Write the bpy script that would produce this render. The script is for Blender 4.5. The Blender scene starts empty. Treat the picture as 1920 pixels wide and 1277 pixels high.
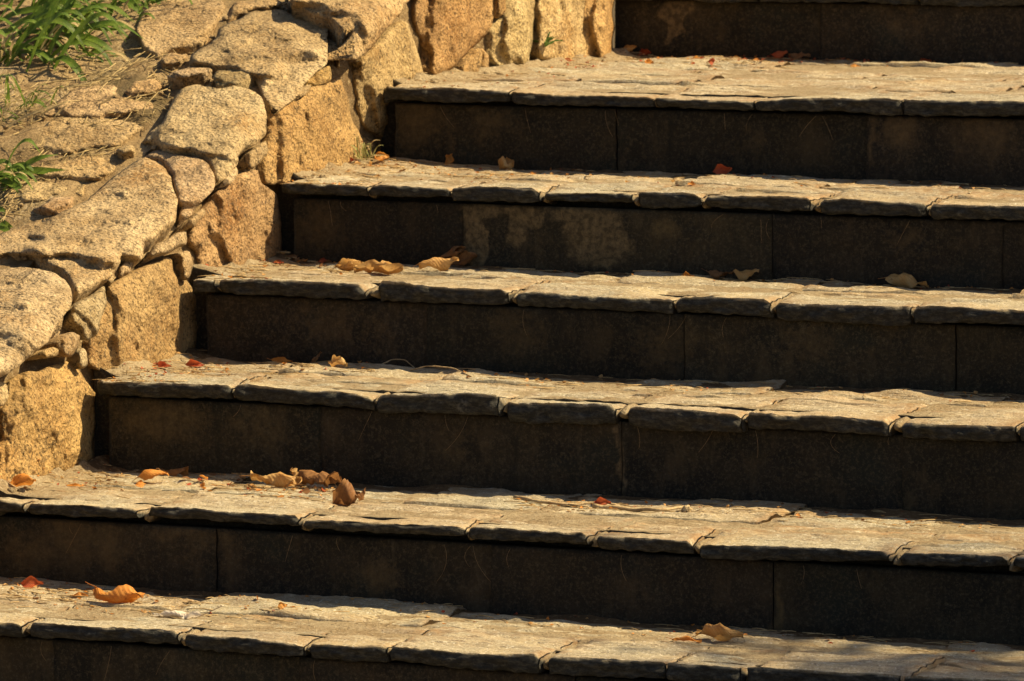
import bpy, math, random
import numpy as np
from mathutils import Vector, Matrix
from mathutils.geometry import delaunay_2d_cdt

R = math.radians
scene = bpy.context.scene
COL = scene.collection
rng = random.Random(7)

# ------------------------------------------------------------------ camera
CAM = np.array([4.95127, -8.47415, 1.42103])
YAW, PITCH, FPX = 0.41724, 0.09832, 11038.45        # focal length in pixels of a 1920 px wide frame
FW = np.array([-math.sin(YAW) * math.cos(PITCH), math.cos(YAW) * math.cos(PITCH), -math.sin(PITCH)])
RT = np.array([math.cos(YAW), math.sin(YAW), 0.0])
UP = np.cross(RT, FW)
cd = bpy.data.cameras.new('camera')
cam = bpy.data.objects.new('camera', cd)
COL.objects.link(cam)
cam.matrix_world = Matrix(((RT[0], UP[0], -FW[0], CAM[0]), (RT[1], UP[1], -FW[1], CAM[1]), (RT[2], UP[2], -FW[2], CAM[2]), (0, 0, 0, 1)))
cd.sensor_width = 36
cd.lens = FPX * 36 / 1920
cd.clip_start = .1
cd.clip_end = 2000
cd.dof.use_dof = True
cd.dof.focus_distance = 9.75
cd.dof.aperture_fstop = 20
scene.camera = cam

# ------------------------------------------------------------------ light
SUN = Vector((.64, .26, .72)).normalized()          # towards the sun
w = bpy.data.worlds.new('World')
scene.world = w
w.use_nodes = True
sky = w.node_tree.nodes.new('ShaderNodeTexSky')
sky.sky_type = 'NISHITA'
sky.sun_disc = False
sky.sun_elevation = math.asin(SUN.z)
sky.sun_rotation = math.atan2(SUN.x, SUN.y)
sky.air_density = 1.0
sky.dust_density = 2.5
bg = w.node_tree.nodes['Background']
bg.inputs['Strength'].default_value = .05
w.node_tree.links.new(sky.outputs[0], bg.inputs[0])
sl = bpy.data.lights.new('sun', 'SUN')
sl.energy = 5.0
sl.angle = R(.53)
sl.color = (1.0, .81, .49)
so = bpy.data.objects.new('sun', sl)
so.rotation_euler = (-SUN).to_track_quat('-Z', 'Y').to_euler()
so.location = (8, 4, 9)
COL.objects.link(so)
scene.view_settings.view_transform = 'Standard'
scene.view_settings.look = 'None'
scene.view_settings.gamma = 1
scene.view_settings.use_curve_mapping = False
scene.view_settings.exposure = 1.0

# ------------------------------------------------------------------ numbers of the flight
# steps 0..5 were measured; 6 and 7 belong to the next flight beyond the landing, -1..-3 lie below the picture
SY = {0: .0045, 1: .3947, 2: .8328, 3: 1.2208, 4: 1.5923, 5: 2.0552, 6: 3.325, 7: 3.735, -1: -.405, -2: -.81, -3: -1.215}
SZ = {0: .0043, 1: .1486, 2: .3125, 3: .4650, 4: .6189, 5: .7757, 6: .9330, 7: 1.090, -1: -.152, -2: -.307, -3: -.462}
GROUND_Z = -.617
XR = 3.6
OV = .020            # overhang of the slabs over the risers


def ray(x, y):
    x = np.asarray(x, float)[..., None]
    y = np.asarray(y, float)[..., None]
    return FW + RT * (x - 960) / FPX - UP * (y - 638.5) / FPX


def onz(x, y, z):
    d = ray(x, y)
    return CAM + d * ((z - CAM[2]) / d[..., 2])[..., None]


def ony(x, y, v):
    d = ray(x, y)
    return CAM + d * ((v - CAM[1]) / d[..., 1])[..., None]


def smooth(a):
    return a * a * a * (a * (a * 6 - 15) + 10)


def vnoise(P, seed=0):
    """value noise, -1..1, P (...,3)"""
    P = np.asarray(P, float)
    i = np.floor(P).astype(np.int64)
    f = smooth(P - i)
    out = 0
    for dx in (0, 1):
        for dy in (0, 1):
            for dz in (0, 1):
                h = (i[..., 0] + dx) * 374761393 + (i[..., 1] + dy) * 668265263 + (i[..., 2] + dz) * 2147483647 + seed * 144665
                h = (h ^ (h >> 13)) * 1274126177 & 0x7fffffff
                h = ((h ^ (h >> 16)) * 668265263) & 0x7fffffff
                v = ((h ^ (h >> 15)) & 0xffff) / 32767.5 - 1
                out = out + v * (f[..., 0] if dx else 1 - f[..., 0]) * (f[..., 1] if dy else 1 - f[..., 1]) * (f[..., 2] if dz else 1 - f[..., 2])
    return out


def fbm(P, octs=4, seed=0, gain=.5):
    P = np.asarray(P, float)
    s = 0
    a = 1
    for o in range(octs):
        s = s + a * vnoise(P * (2.03 ** o) + 17.3 * o, seed + o)
        a *= gain
    return s


def p3(x, y, z=0):
    x, y, z = np.broadcast_arrays(np.asarray(x, float), np.asarray(y, float), np.asarray(z, float))
    return np.stack([x, y, z], -1)


# ------------------------------------------------------------------ objects
def empty(name, loc, label=None, cat=None, group=None):
    o = bpy.data.objects.new(name, None)
    o.location = loc
    o.empty_display_size = .1
    COL.objects.link(o)
    tag(o, label, cat, group)
    return o


def tag(o, label=None, cat=None, group=None, kind=None):
    for k, v in (('label', label), ('category', cat), ('group', group), ('kind', kind)):
        if v:
            o[k] = v
    return o


def mesh_obj(name, verts, faces, mats, parent=None, smooth_shade=True, color=None, mat_idx=None, center=True, base=False):
    verts = np.asarray(verts, float)
    c = np.zeros(3)
    if center:
        c = (verts.min(0) + verts.max(0)) / 2
        if base:
            c[2] = verts[:, 2].min()
    me = bpy.data.meshes.new(name)
    me.from_pydata((verts - c).tolist(), [], faces)
    if not isinstance(mats, (list, tuple)):
        mats = [mats]
    for m in mats:
        me.materials.append(m)
    if mat_idx is not None:
        me.polygons.foreach_set('material_index', np.asarray(mat_idx, np.int32))
    if smooth_shade:
        me.polygons.foreach_set('use_smooth', np.ones(len(me.polygons), bool))
    if color is not None:
        at = me.color_attributes.new('stain', 'FLOAT_COLOR', 'POINT')
        cc = np.ones((len(verts), 4), np.float32)
        cc[:, :3] = color
        at.data.foreach_set('color', cc.ravel())
    me.update()
    o = bpy.data.objects.new(name, me)
    COL.objects.link(o)
    if parent is not None:
        o.parent = parent
        pl = np.array(parent.matrix_world.translation) if parent.parent is None else np.array(parent.location) + np.array(parent.parent.location)
        if parent.parent is None:
            pl = np.array(parent.location)
        o.location = c - pl
    else:
        o.location = c
    return o


class Geo:
    """gathers several shapes into one mesh"""
    def __init__(self):
        self.v = []
        self.f = []
        self.m = []
        self.n = 0

    def add(self, v, f, mi=0):
        v = np.asarray(v, float)
        self.v.append(v)
        self.f += [tuple(i + self.n for i in q) for q in f]
        self.m += [mi] * len(f)
        self.n += len(v)

    def build(self, name, mats, parent=None, **kw):
        return mesh_obj(name, np.concatenate(self.v), self.f, mats, parent, mat_idx=self.m, **kw)


def grid_faces(nr, nc, off=0, wrap=False):
    f = []
    for i in range(nr if wrap else nr - 1):
        j = (i + 1) % nr
        for c in range(nc - 1):
            f.append((off + i * nc + c, off + i * nc + c + 1, off + j * nc + c + 1, off + j * nc + c))
    return f


def tube(pts, rad, n=5):
    pts = np.asarray(pts, float)
    m = len(pts)
    rad = np.broadcast_to(np.asarray(rad, float), (m,))
    t = np.gradient(pts, axis=0)
    t /= np.linalg.norm(t, axis=1)[:, None] + 1e-12
    ref = np.where(np.abs(t[:, 2:3]) > .9, np.array([[1., 0, 0]]), np.array([[0, 0, 1.]]))
    a = np.cross(t, ref)
    a /= np.linalg.norm(a, axis=1)[:, None] + 1e-12
    b = np.cross(t, a)
    v = []
    for k in range(n):
        q = 2 * math.pi * k / n
        v.append(pts + (a * math.cos(q) + b * math.sin(q)) * rad[:, None])
    v = np.stack(v, 1).reshape(-1, 3)
    f = []
    for i in range(m - 1):
        for k in range(n):
            f.append((i * n + k, i * n + (k + 1) % n, (i + 1) * n + (k + 1) % n, (i + 1) * n + k))
    f.append(tuple(range(n - 1, -1, -1)))
    f.append(tuple((m - 1) * n + k for k in range(n)))
    return v, f


def lump(c, r, seed, nu=9, nv=6, rough=.35, freq=1.6):
    """an uneven clod; r = three radii"""
    c = np.asarray(c, float)
    r = np.asarray(r, float)
    v = [(0, 0, 1)]
    for i in range(1, nv):
        a = math.pi * i / nv
        for j in range(nu):
            b = 2 * math.pi * j / nu
            v.append((math.sin(a) * math.cos(b), math.sin(a) * math.sin(b), math.cos(a)))
    v.append((0, 0, -1))
    v = np.array(v)
    v = v * (1 + rough * fbm(v * freq + seed * 3.7, 3, seed))[:, None]
    f = [(0, 1 + j, 1 + (j + 1) % nu) for j in range(nu)]
    for i in range(nv - 2):
        for j in range(nu):
            f.append((1 + i * nu + j, 1 + (i + 1) * nu + j, 1 + (i + 1) * nu + (j + 1) % nu, 1 + i * nu + (j + 1) % nu))
    l = len(v) - 1
    f += [(l, 1 + (nv - 2) * nu + (j + 1) % nu, 1 + (nv - 2) * nu + j) for j in range(nu)]
    return v * r + c, f


# ------------------------------------------------------------------ materials
class NT:
    def __init__(self, name, rough=.9, spec=.2):
        self.m = bpy.data.materials.new(name)
        self.m.use_nodes = True
        self.t = self.m.node_tree
        self.b = self.t.nodes['Principled BSDF']
        self.b.inputs['Roughness'].default_value = rough
        self.b.inputs['Specular IOR Level'].default_value = spec
        tc = self.t.nodes.new('ShaderNodeTexCoord')
        oi = self.t.nodes.new('ShaderNodeObjectInfo')
        self.oi = oi
        ad = self.t.nodes.new('ShaderNodeVectorMath')
        ad.operation = 'ADD'
        mu = self.t.nodes.new('ShaderNodeMath')
        mu.operation = 'MULTIPLY'
        mu.inputs[1].default_value = 37.0
        self.l(oi.outputs['Random'], mu.inputs[0])
        self.l(tc.outputs['Object'], ad.inputs[0])
        self.l(mu.outputs[0], ad.inputs[1])
        self.co = ad.outputs[0]
        self.gen = tc

    def l(self, a, b):
        self.t.links.new(a, b)

    def scale(self, s):
        n = self.t.nodes.new('ShaderNodeMapping')
        n.inputs['Scale'].default_value = s
        self.l(self.co, n.inputs[0])
        return n.outputs[0]

    def noise(self, s, d=4, rough=.6, co=None, lo=None, hi=None):
        n = self.t.nodes.new('ShaderNodeTexNoise')
        n.inputs['Scale'].default_value = s
        n.inputs['Detail'].default_value = d
        n.inputs['Roughness'].default_value = rough
        self.l(co or self.co, n.inputs['Vector'])
        o = n.outputs['Fac']
        return self.ramp(o, lo, hi) if lo is not None else o

    def voro(self, s, co=None, feat='F1', out='Distance'):
        n = self.t.nodes.new('ShaderNodeTexVoronoi')
        n.feature = feat
        n.inputs['Scale'].default_value = s
        self.l(co or self.co, n.inputs['Vector'])
        return n.outputs[out]

    def ramp(self, x, lo, hi, a=0., b=1.):
        n = self.t.nodes.new('ShaderNodeMapRange')
        n.inputs[1].default_value = lo
        n.inputs[2].default_value = hi
        n.inputs[3].default_value = a
        n.inputs[4].default_value = b
        self.l(x, n.inputs[0])
        return n.outputs[0]

    def mix(self, f, a, b, mode='MIX'):
        n = self.t.nodes.new('ShaderNodeMix')
        n.data_type = 'RGBA'
        n.blend_type = mode
        for s, v in ((0, f), (6, a), (7, b)):
            if isinstance(v, (int, float)):
                n.inputs[s].default_value = v
            elif isinstance(v, tuple):
                n.inputs[s].default_value = (*v, 1)
            else:
                self.l(v, n.inputs[s])
        return n.outputs[2]

    def math(self, op, a, b=None):
        n = self.t.nodes.new('ShaderNodeMath')
        n.operation = op
        for i, v in enumerate((a, b)):
            if v is None:
                continue
            if isinstance(v, (int, float)):
                n.inputs[i].default_value = v
            else:
                self.l(v, n.inputs[i])
        return n.outputs[0]

    def bump(self, h, dist, strength=1., prev=None):
        n = self.t.nodes.new('ShaderNodeBump')
        n.inputs['Strength'].default_value = strength
        n.inputs['Distance'].default_value = dist
        self.l(h, n.inputs['Height'])
        if prev:
            self.l(prev, n.inputs['Normal'])
        return n.outputs[0]

    def out(self, col, nrm=None):
        if isinstance(col, tuple):
            self.b.inputs['Base Color'].default_value = (*col, 1)
        else:
            self.l(col, self.b.inputs['Base Color'])
        if nrm:
            self.l(nrm, self.b.inputs['Normal'])
        return self.m


def granite(name, pale, mid, rust, dark):
    n = NT(name, .85, .25)
    big = n.noise(9, 4, .6, lo=.38, hi=.66)
    c = n.mix(big, mid, pale)
    c = n.mix(n.noise(5.5, 5, .65, lo=.52, hi=.70), c, rust)
    grain = n.noise(95, 4, .8)
    c = n.mix(n.ramp(grain, .50, .62, 0, .8), c, pale)
    fl = n.noise(140, 3, .75, lo=.54, hi=.63)
    c = n.mix(n.math('MULTIPLY', fl, .9), c, dark)
    mott = n.noise(38, 6, .8, lo=.50, hi=.70)
    c = n.mix(n.math('MULTIPLY', mott, .7), c, dark)
    c = n.mix(n.math('MULTIPLY', n.noise(3.2, 6, .7, None, .50, .68), .55), c, (.20, .135, .07))
    rid = n.math('ABSOLUTE', n.math('SUBTRACT', n.noise(5, 6, .62), .5))
    crk = n.math('MULTIPLY', n.ramp(rid, .0, .010, 1, 0), n.noise(4.3, 2, .5, None, .50, .60))
    c = n.mix(n.math('MULTIPLY', crk, .75), c, (.07, .05, .03))
    c = n.mix(1.0, c, n.oi.outputs['Color'], 'MULTIPLY')
    b = n.bump(n.math('SUBTRACT', n.noise(24, 5, .65), n.math('MULTIPLY', crk, .5)), .007, .9)
    b = n.bump(n.noise(85, 5, .8), .010, 1., b)
    b = n.bump(n.voro(150), .004, .8, b)
    return n.out(c, b)


M = {}
M['granite'] = granite('tan_granite', (.64, .49, .285), (.42, .29, .14), (.36, .215, .085), (.10, .072, .042))
M['ochre'] = granite('ochre_granite', (.53, .355, .16), (.35, .21, .083), (.31, .16, .05), (.075, .05, .026))


def slab_mat():
    n = NT('cleft_flagstone', .8, .3)
    st = n.scale((1, 5, 5))
    c = n.mix(n.noise(14, 5, .65, st, .35, .7), (.28, .235, .155), (.48, .405, .265))
    c = n.mix(n.noise(4, 4, .6, None, .48, .68), c, (.44, .34, .19))
    c = n.mix(n.noise(30, 5, .7, st, .57, .66), c, (.12, .095, .06))
    c = n.mix(n.noise(190, 3, .7, None, .54, .66), c, (.60, .54, .42))
    c = n.mix(n.noise(260, 2, .7, None, .58, .68), c, (.12, .10, .07))
    # worn front faces carry dark lichen and grime, darkened further to deepen their shade
    at = n.t.nodes.new('ShaderNodeAttribute')
    at.attribute_name = 'stain'
    sep = n.t.nodes.new('ShaderNodeSeparateColor')
    n.l(at.outputs['Color'], sep.inputs[0])
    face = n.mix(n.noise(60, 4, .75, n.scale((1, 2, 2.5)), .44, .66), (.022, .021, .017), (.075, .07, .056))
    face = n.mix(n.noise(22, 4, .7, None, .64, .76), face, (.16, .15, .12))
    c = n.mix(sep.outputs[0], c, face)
    soil = n.math('MULTIPLY', sep.outputs[1], n.noise(35, 5, .7, None, .34, .56))
    c = n.mix(soil, c, (.27, .165, .075))
    c = n.mix(1.0, c, n.oi.outputs['Color'], 'MULTIPLY')
    b = n.bump(n.noise(26, 6, .7, st), .006, .9)
    b = n.bump(n.noise(120, 4, .75), .003, .9, b)
    return n.out(c, b)


M['slab'] = slab_mat()


def riser_mat():
    n = NT('grimy_riser_stone', .85, .25)
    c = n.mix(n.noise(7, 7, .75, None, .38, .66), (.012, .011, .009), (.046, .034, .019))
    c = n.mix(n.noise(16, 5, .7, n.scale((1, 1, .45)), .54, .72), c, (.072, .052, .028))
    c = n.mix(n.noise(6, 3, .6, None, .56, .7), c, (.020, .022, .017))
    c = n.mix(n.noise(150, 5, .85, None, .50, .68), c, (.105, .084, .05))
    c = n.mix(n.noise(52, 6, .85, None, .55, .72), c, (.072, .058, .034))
    at = n.t.nodes.new('ShaderNodeAttribute')
    at.attribute_name = 'stain'
    sep = n.t.nodes.new('ShaderNodeSeparateColor')
    n.l(at.outputs['Color'], sep.inputs[0])
    e = n.math('ADD', sep.outputs[0], n.math('MULTIPLY', n.math('SUBTRACT', n.noise(34, 5, .75), .5), 1.5))
    tan = n.mix(n.noise(90, 4, .75, None, .4, .65), (.068, .05, .028), (.185, .135, .075))
    e2 = n.math('ADD', sep.outputs[1], n.math('MULTIPLY', n.math('SUBTRACT', n.noise(60, 5, .8), .5), 1.5))
    c = n.mix(n.ramp(e2, .22, .85, 0, .9), c, (.125, .088, .042))
    drip = n.noise(26, 4, .7, n.scale((1, 1, .09)), .56, .72)
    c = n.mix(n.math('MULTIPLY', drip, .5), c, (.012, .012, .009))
    salt = n.noise(19, 5, .75, n.scale((1, 1, .16)), .64, .76)
    c = n.mix(n.math('MULTIPLY', salt, .45), c, (.14, .115, .07))
    c = n.mix(n.ramp(e, .36, .72), c, tan)
    c = n.mix(1.0, c, n.oi.outputs['Color'], 'MULTIPLY')
    b = n.bump(n.noise(40, 5, .7), .004, .8)
    b = n.bump(n.noise(200, 3, .75), .002, .9, b)
    return n.out(c, b)


M['riser'] = riser_mat()


def soil_mat(name, a, b_, c_):
    n = NT(name, .95, .1)
    c = n.mix(n.noise(12, 6, .7, None, .36, .64), a, b_)
    c = n.mix(n.noise(90, 4, .75, None, .52, .66), c, c_)
    c = n.mix(n.noise(160, 3, .75, None, .58, .68), c, (.08, .05, .03))
    b = n.bump(n.noise(45, 6, .75), .012, 1.)
    b = n.bump(n.noise(160, 3, .8), .005, 1., b)
    return n.out(c, b)


M['soil'] = soil_mat('dry_soil', (.30, .20, .10), (.42, .30, .155), (.52, .40, .23))
M['mortar'] = soil_mat('earth_mortar', (.17, .11, .055), (.26, .18, .09), (.36, .27, .15))


def bank_mat(name, moss):
    n = NT(name, .95, .1)
    c = n.mix(n.noise(9, 6, .7, None, .38, .62), (.25, .165, .08), (.42, .30, .155))
    rock = n.noise(6, 5, .6, None, .46, .56)
    grain = n.mix(n.noise(95, 4, .8, None, .48, .62), (.36, .26, .135), (.60, .47, .29))
    grain = n.mix(n.noise(140, 3, .75, None, .55, .63), grain, (.11, .08, .045))
    c = n.mix(rock, c, grain)
    c = n.mix(n.math('MULTIPLY', n.noise(4.1, 6, .7, None, .53 - .1 * moss, .66 - .1 * moss), .75), c, (.125, .098, .048))
    c = n.mix(n.noise(150, 3, .8, None, .58, .66), c, (.10, .065, .035))
    b = n.bump(n.noise(22, 6, .7), .012, 1.)
    b = n.bump(n.noise(85, 5, .8), .010, 1., b)
    return n.out(c, b)


M['bank'] = bank_mat('rocky_bank', .2)
M['gully'] = bank_mat('mossy_gully', .75)
M['ground'] = soil_mat('shaded_ground', (.075, .055, .032), (.12, .09, .05), (.17, .13, .075))  # earth darkened for tree shade and less bounce light on the steps
M['shaded_litter_soil'] = soil_mat('shaded_litter_soil', (.11, .068, .034), (.18, .11, .052), (.28, .19, .10))  # litter earth with the shade at the riser feet put into its colour


def leaf_mat(name, c1, c2, c3, trans=.35, rough=.6):
    n = NT(name, rough, .3)
    c = n.mix(n.noise(40, 4, .65, None, .38, .66), c1, c2)
    c = n.mix(n.noise(120, 3, .7, None, .60, .70), c, c3)
    uv = n.gen.outputs['UV']
    sx = n.t.nodes.new('ShaderNodeSeparateXYZ')
    n.l(uv, sx.inputs[0])
    # midrib and side veins
    m = n.math('ABSOLUTE', n.math('SUBTRACT', sx.outputs[1], .5))
    c = n.mix(n.ramp(m, .0, .035, .55, 0.), c, c3)
    v = n.math('SUBTRACT', n.math('MULTIPLY', sx.outputs[0], 11.), n.math('MULTIPLY', m, 7.))
    fr = n.math('ABSOLUTE', n.math('SUBTRACT', n.math('FRACT', v), .5))
    c = n.mix(n.ramp(fr, .0, .12, .35, 0.), c, c3)
    b = n.bump(fr, .0015, .6)
    n.l(b, n.b.inputs['Normal'])
    n.l(c, n.b.inputs['Base Color'])
    tr = n.t.nodes.new('ShaderNodeBsdfTranslucent')
    n.l(c, tr.inputs[0])
    ms = n.t.nodes.new('ShaderNodeMixShader')
    ms.inputs[0].default_value = trans
    n.l(n.b.outputs[0], ms.inputs[1])
    n.l(tr.outputs[0], ms.inputs[2])
    n.l(ms.outputs[0], n.t.nodes['Material Output'].inputs[0])
    return n.m


M['leaf_orange'] = leaf_mat('leaf_orange', (.62, .25, .045), (.72, .36, .09), (.36, .12, .03))
M['leaf_red'] = leaf_mat('leaf_red', (.42, .075, .03), (.55, .14, .045), (.20, .04, .02))
M['leaf_tan'] = leaf_mat('leaf_tan', (.56, .31, .095), (.64, .42, .17), (.32, .14, .045))
M['leaf_brown'] = leaf_mat('leaf_brown', (.24, .11, .04), (.36, .18, .065), (.12, .055, .025))
M['leaf_pale'] = leaf_mat('leaf_pale', (.74, .66, .54), (.80, .72, .60), (.46, .34, .22))
M['blade'] = leaf_mat('grass_green', (.085, .16, .018), (.17, .25, .03), (.30, .34, .09), .4, .45)
M['blade_dry'] = leaf_mat('grass_straw', (.52, .39, .18), (.62, .49, .25), (.34, .23, .09), .3)
M['blade_pale'] = leaf_mat('grass_pale', (.30, .31, .10), (.42, .40, .16), (.50, .44, .20), .35, .5)
M['weed'] = leaf_mat('weed_green', (.07, .13, .03), (.12, .19, .045), (.17, .22, .06), .4)
M['tree_leaf'] = leaf_mat('tree_green', (.045, .09, .014), (.08, .12, .02), (.05, .08, .015), .35)


def plain(name, a, b_, s=60):
    n = NT(name, .8, .2)
    c = n.mix(n.noise(s, 4, .7, None, .36, .66), a, b_)
    return n.out(c, n.bump(n.noise(s * 2, 3, .7), .002, .7))


M['twig'] = plain('dry_twig', (.30, .20, .10), (.48, .36, .20), 90)
M['fibre'] = plain('dry_fibre', (.36, .24, .11), (.50, .36, .18), 90)
M['rootlet'] = plain('rootlet', (.13, .085, .04), (.26, .18, .09), 90)
M['bark'] = plain('tree_bark', (.10, .075, .05), (.19, .15, .10), 12)
M['bed'] = soil_mat('tread_bed', (.28, .20, .11), (.38, .30, .185), (.46, .38, .25))
M['moss'] = soil_mat('mossy_soil', (.10, .085, .04), (.20, .15, .075), (.28, .20, .10))

# ------------------------------------------------------------------ ground
g = Geo()
gx = np.concatenate([-np.geomspace(600, 6, 12), np.linspace(-4, 9, 14), np.geomspace(12, 600, 12)])
gy = np.concatenate([-np.geomspace(600, 12, 10), np.linspace(-10, 8, 19), np.geomspace(12, 600, 10)])
X, Y = np.meshgrid(gx, gy)
Zg = GROUND_Z + .02 * fbm(p3(X * .7, Y * .7), 3, 5) - .02
g.add(p3(X, Y, Zg).reshape(-1, 3), grid_faces(len(gy), len(gx)))
tag(g.build('ground', M['ground'], center=False), kind='structure')

# ------------------------------------------------------------------ the flight of steps
stairs = empty('stone_staircase', (0, 0, GROUND_Z), 'weathered flight of stone steps with flagstone treads and dark stained risers', 'staircase')
stairs['kind'] = 'thing'

TOP = {
 5: [(725,162),(800,165),(850,163),(880,166),(956,171),(1000,175),(1050,178),(1150,180),(1223,183),(1280,187),(1400,189),(1415,190),(1480,185),(1540,183),(1600,185),(1650,184),(1700,187),(1800,188),(1920,190)],
 4: [(520,343),(600,345),(685,348),(689,354),(694,349),(720,346),(836,354),(843,359),(850,353),(900,349),(1000,352),(1015,361),(1030,362),(1100,362),(1183,363),(1188,368),(1194,361),(1280,361),(1300,363),(1314,372),(1330,367),(1420,368),(1440,367),(1510,370),(1527,383),(1545,375),(1580,372),(1650,377),(1680,379),(1734,382),(1739,390),(1750,383),(1920,387)],
 3: [(363,524),(402,525),(406,529),(410,524),(480,523),(600,528),(640,530),(672,532),(683,545),(708,532),(714,527),(750,527),(770,533),(850,541),(940,543),(957,553),(975,549),(1000,548),(1080,555),(1200,559),(1255,562),(1262,565),(1280,558),(1330,556),(1400,560),(1430,561),(1449,572),(1460,569),(1500,570),(1560,572),(1600,573),(1700,575),(1710,582),(1720,576),(1740,573),(1800,575),(1850,579),(1920,582)],
 2: [(190,716),(300,718),(425,722),(434,732),(445,721),(460,720),(520,728),(560,731),(640,735),(690,744),(700,750),(720,740),(780,739),(900,736),(930,739),(942,752),(960,757),(1000,756),(1140,758),(1163,780),(1180,765),(1195,763),(1280,767),(1380,776),(1395,786),(1402,772),(1440,774),(1480,780),(1540,777),(1600,783),(1655,788),(1673,805),(1695,793),(1800,797),(1920,800)],
 1: [(0,935),(40,943),(48,950),(60,944),(150,946),(200,949),(255,954),(266,966),(280,951),(350,953),(400,958),(550,966),(560,980),(574,976),(580,974),(640,976),(760,983),(855,987),(872,992),(880,989),(900,988),(980,994),(1020,996),(1090,999),(1106,1012),(1117,1006),(1200,1010),(1285,1014),(1302,1032),(1318,1021),(1400,1022),(1500,1025),(1600,1030),(1655,1033),(1676,1046),(1697,1037),(1800,1038),(1878,1043),(1891,1056),(1902,1045),(1920,1045)],
 0: [(0,1165),(36,1169),(46,1180),(60,1167),(180,1176),(300,1180),(325,1184),(337,1196),(352,1190),(450,1195),(540,1204),(572,1212),(585,1207),(640,1210),(720,1210),(728,1216),(742,1212),(850,1222),(920,1227),(1000,1226),(1017,1240),(1035,1232),(1100,1233),(1240,1241),(1247,1247),(1255,1242),(1390,1252),(1400,1250),(1600,1262),(1750,1268),(1920,1276)],
}
BOT = {
 5: [(725,187),(800,190),(850,193),(956,190),(1000,197),(1100,198),(1223,200),(1280,203),(1400,207),(1500,208),(1600,210),(1650,217),(1700,217),(1800,217),(1920,218)],
 4: [(520,362),(600,365),(685,367),(693,368),(840,369),(850,376),(1000,379),(1017,377),(1187,380),(1200,392),(1300,390),(1313,385),(1330,388),(1450,396),(1528,395),(1545,402),(1738,405),(1750,410),(1920,412)],
 3: [(363,546),(405,549),(480,553),(600,559),(690,562),(712,565),(800,568),(850,570),(950,571),(975,576),(1100,580),(1200,585),(1255,588),(1280,585),(1330,588),(1400,592),(1450,596),(1460,600),(1550,605),(1600,608),(1708,612),(1720,605),(1800,606),(1920,608)],
 2: [(178,741),(300,746),(430,748),(445,752),(560,758),(690,767),(700,774),(800,776),(930,778),(950,792),(1000,795),(1100,796),(1150,795),(1180,800),(1280,808),(1390,810),(1400,806),(1480,805),(1600,812),(1665,818),(1700,822),(1800,827),(1920,830)],
 1: [(0,960),(45,962),(150,969),(250,971),(280,970),(400,978),(555,986),(580,991),(700,998),(800,1004),(870,1004),(880,1010),(1000,1017),(1100,1021),(1120,1030),(1290,1040),(1320,1047),(1400,1050),(1500,1052),(1660,1053),(1700,1060),(1800,1062),(1880,1063),(1920,1065)],
 0: [(0,1192),(150,1200),(330,1208),(360,1217),(450,1225),(560,1229),(580,1234),(720,1243),(740,1240),(850,1252),(1000,1264),(1030,1265),(1240,1273),(1920,1310)],
}
JOINTS = {  # pixel column, gap width in millimetres
 5: [(956, 3), (1223, 4), (1415, 5), (1690, 3)],
 4: [(689, 8), (843, 6), (1016, 7), (1188, 9), (1314, 11), (1527, 16), (1739, 5)],
 3: [(406, 6), (695, 27), (957, 12), (1262, 7), (1449, 8), (1709, 6)],
 2: [(434, 5), (700, 7), (942, 12), (1163, 22), (1396, 6), (1675, 22)],
 1: [(48, 9), (267, 12), (563, 14), (872, 7), (1108, 12), (1302, 18), (1676, 16), (1891, 12)],
 0: [(46, 10), (337, 14), (574, 9), (727, 6), (1017, 14), (1247, 5), (1395, 8), (1690, 9)],
 6: [(1420, 5), (1720, 5)],
}
PANEL_J = {6: [1537, 1980], 5: [1155, 1625], 4: [868, 1449], 3: [800, 1283, 1790], 2: [600, 1165, 1690], 1: [405, 921, 1450], 0: [560, 1080, 1560]}
STAINS = {
 4: [(888,440,17,75,1.1),(905,392,36,14,1.1),(985,400,45,17,1),(972,432,12,24,1),(1110,408,60,24,1),(1130,462,52,34,.95),(1250,435,20,22,.7),(600,430,55,50,.62),(545,440,26,55,.62),(1700,450,40,40,.45)],
 6: [(1268,10,30,24,1.7),(1264,45,11,30,1.6),(1150,60,10,50,.5),(1700,50,60,40,.4)],
 5: [(780,235,70,50,.62),(1690,250,34,30,.75),(1640,270,7,60,.8),(1850,250,50,44,.62),(920,230,50,40,.55),(1400,270,40,30,.35)],
 3: [(600,610,70,40,.45),(1250,650,60,50,.55),(980,620,50,40,.5),(1500,640,60,40,.4),(700,620,30,40,.45)],
 2: [(300,790,90,40,.6),(1163,860,5,70,.9),(1700,930,20,15,.5),(480,800,60,40,.5),(850,830,50,50,.42)],
 1: [(140,1000,44,70,.72),(200,1015,34,44,.72),(60,1040,60,44,.62),(330,995,60,20,.65),(700,1080,44,30,.6),(1455,1140,7,44,.85),(400,1010,50,30,.5)],
 0: [(1000,1270,40,20,.5)],
}


def nose_fn(k, table, dz):
    """height of the slab's top (or bottom) edge along x on the plane of step k's nosing"""
    if k in table:
        a = np.array(table[k], float)
        P = ony(a[:, 0], a[:, 1], SY[k])
        xs, zs = P[:, 0], P[:, 2]
        return lambda x: np.interp(x, xs, zs, left=SZ[k] + dz, right=zs[-1])
    return lambda x: SZ[k] + dz + .004 * fbm(p3(np.asarray(x) * 9, k * 3.1), 3, 40 + k)


def px_to_x(k, px, below=0.):
    y = np.interp(px, *np.array(TOP[k]).T) if k in TOP else 0
    return float(ony(px, y + below, SY[k])[0])


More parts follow.
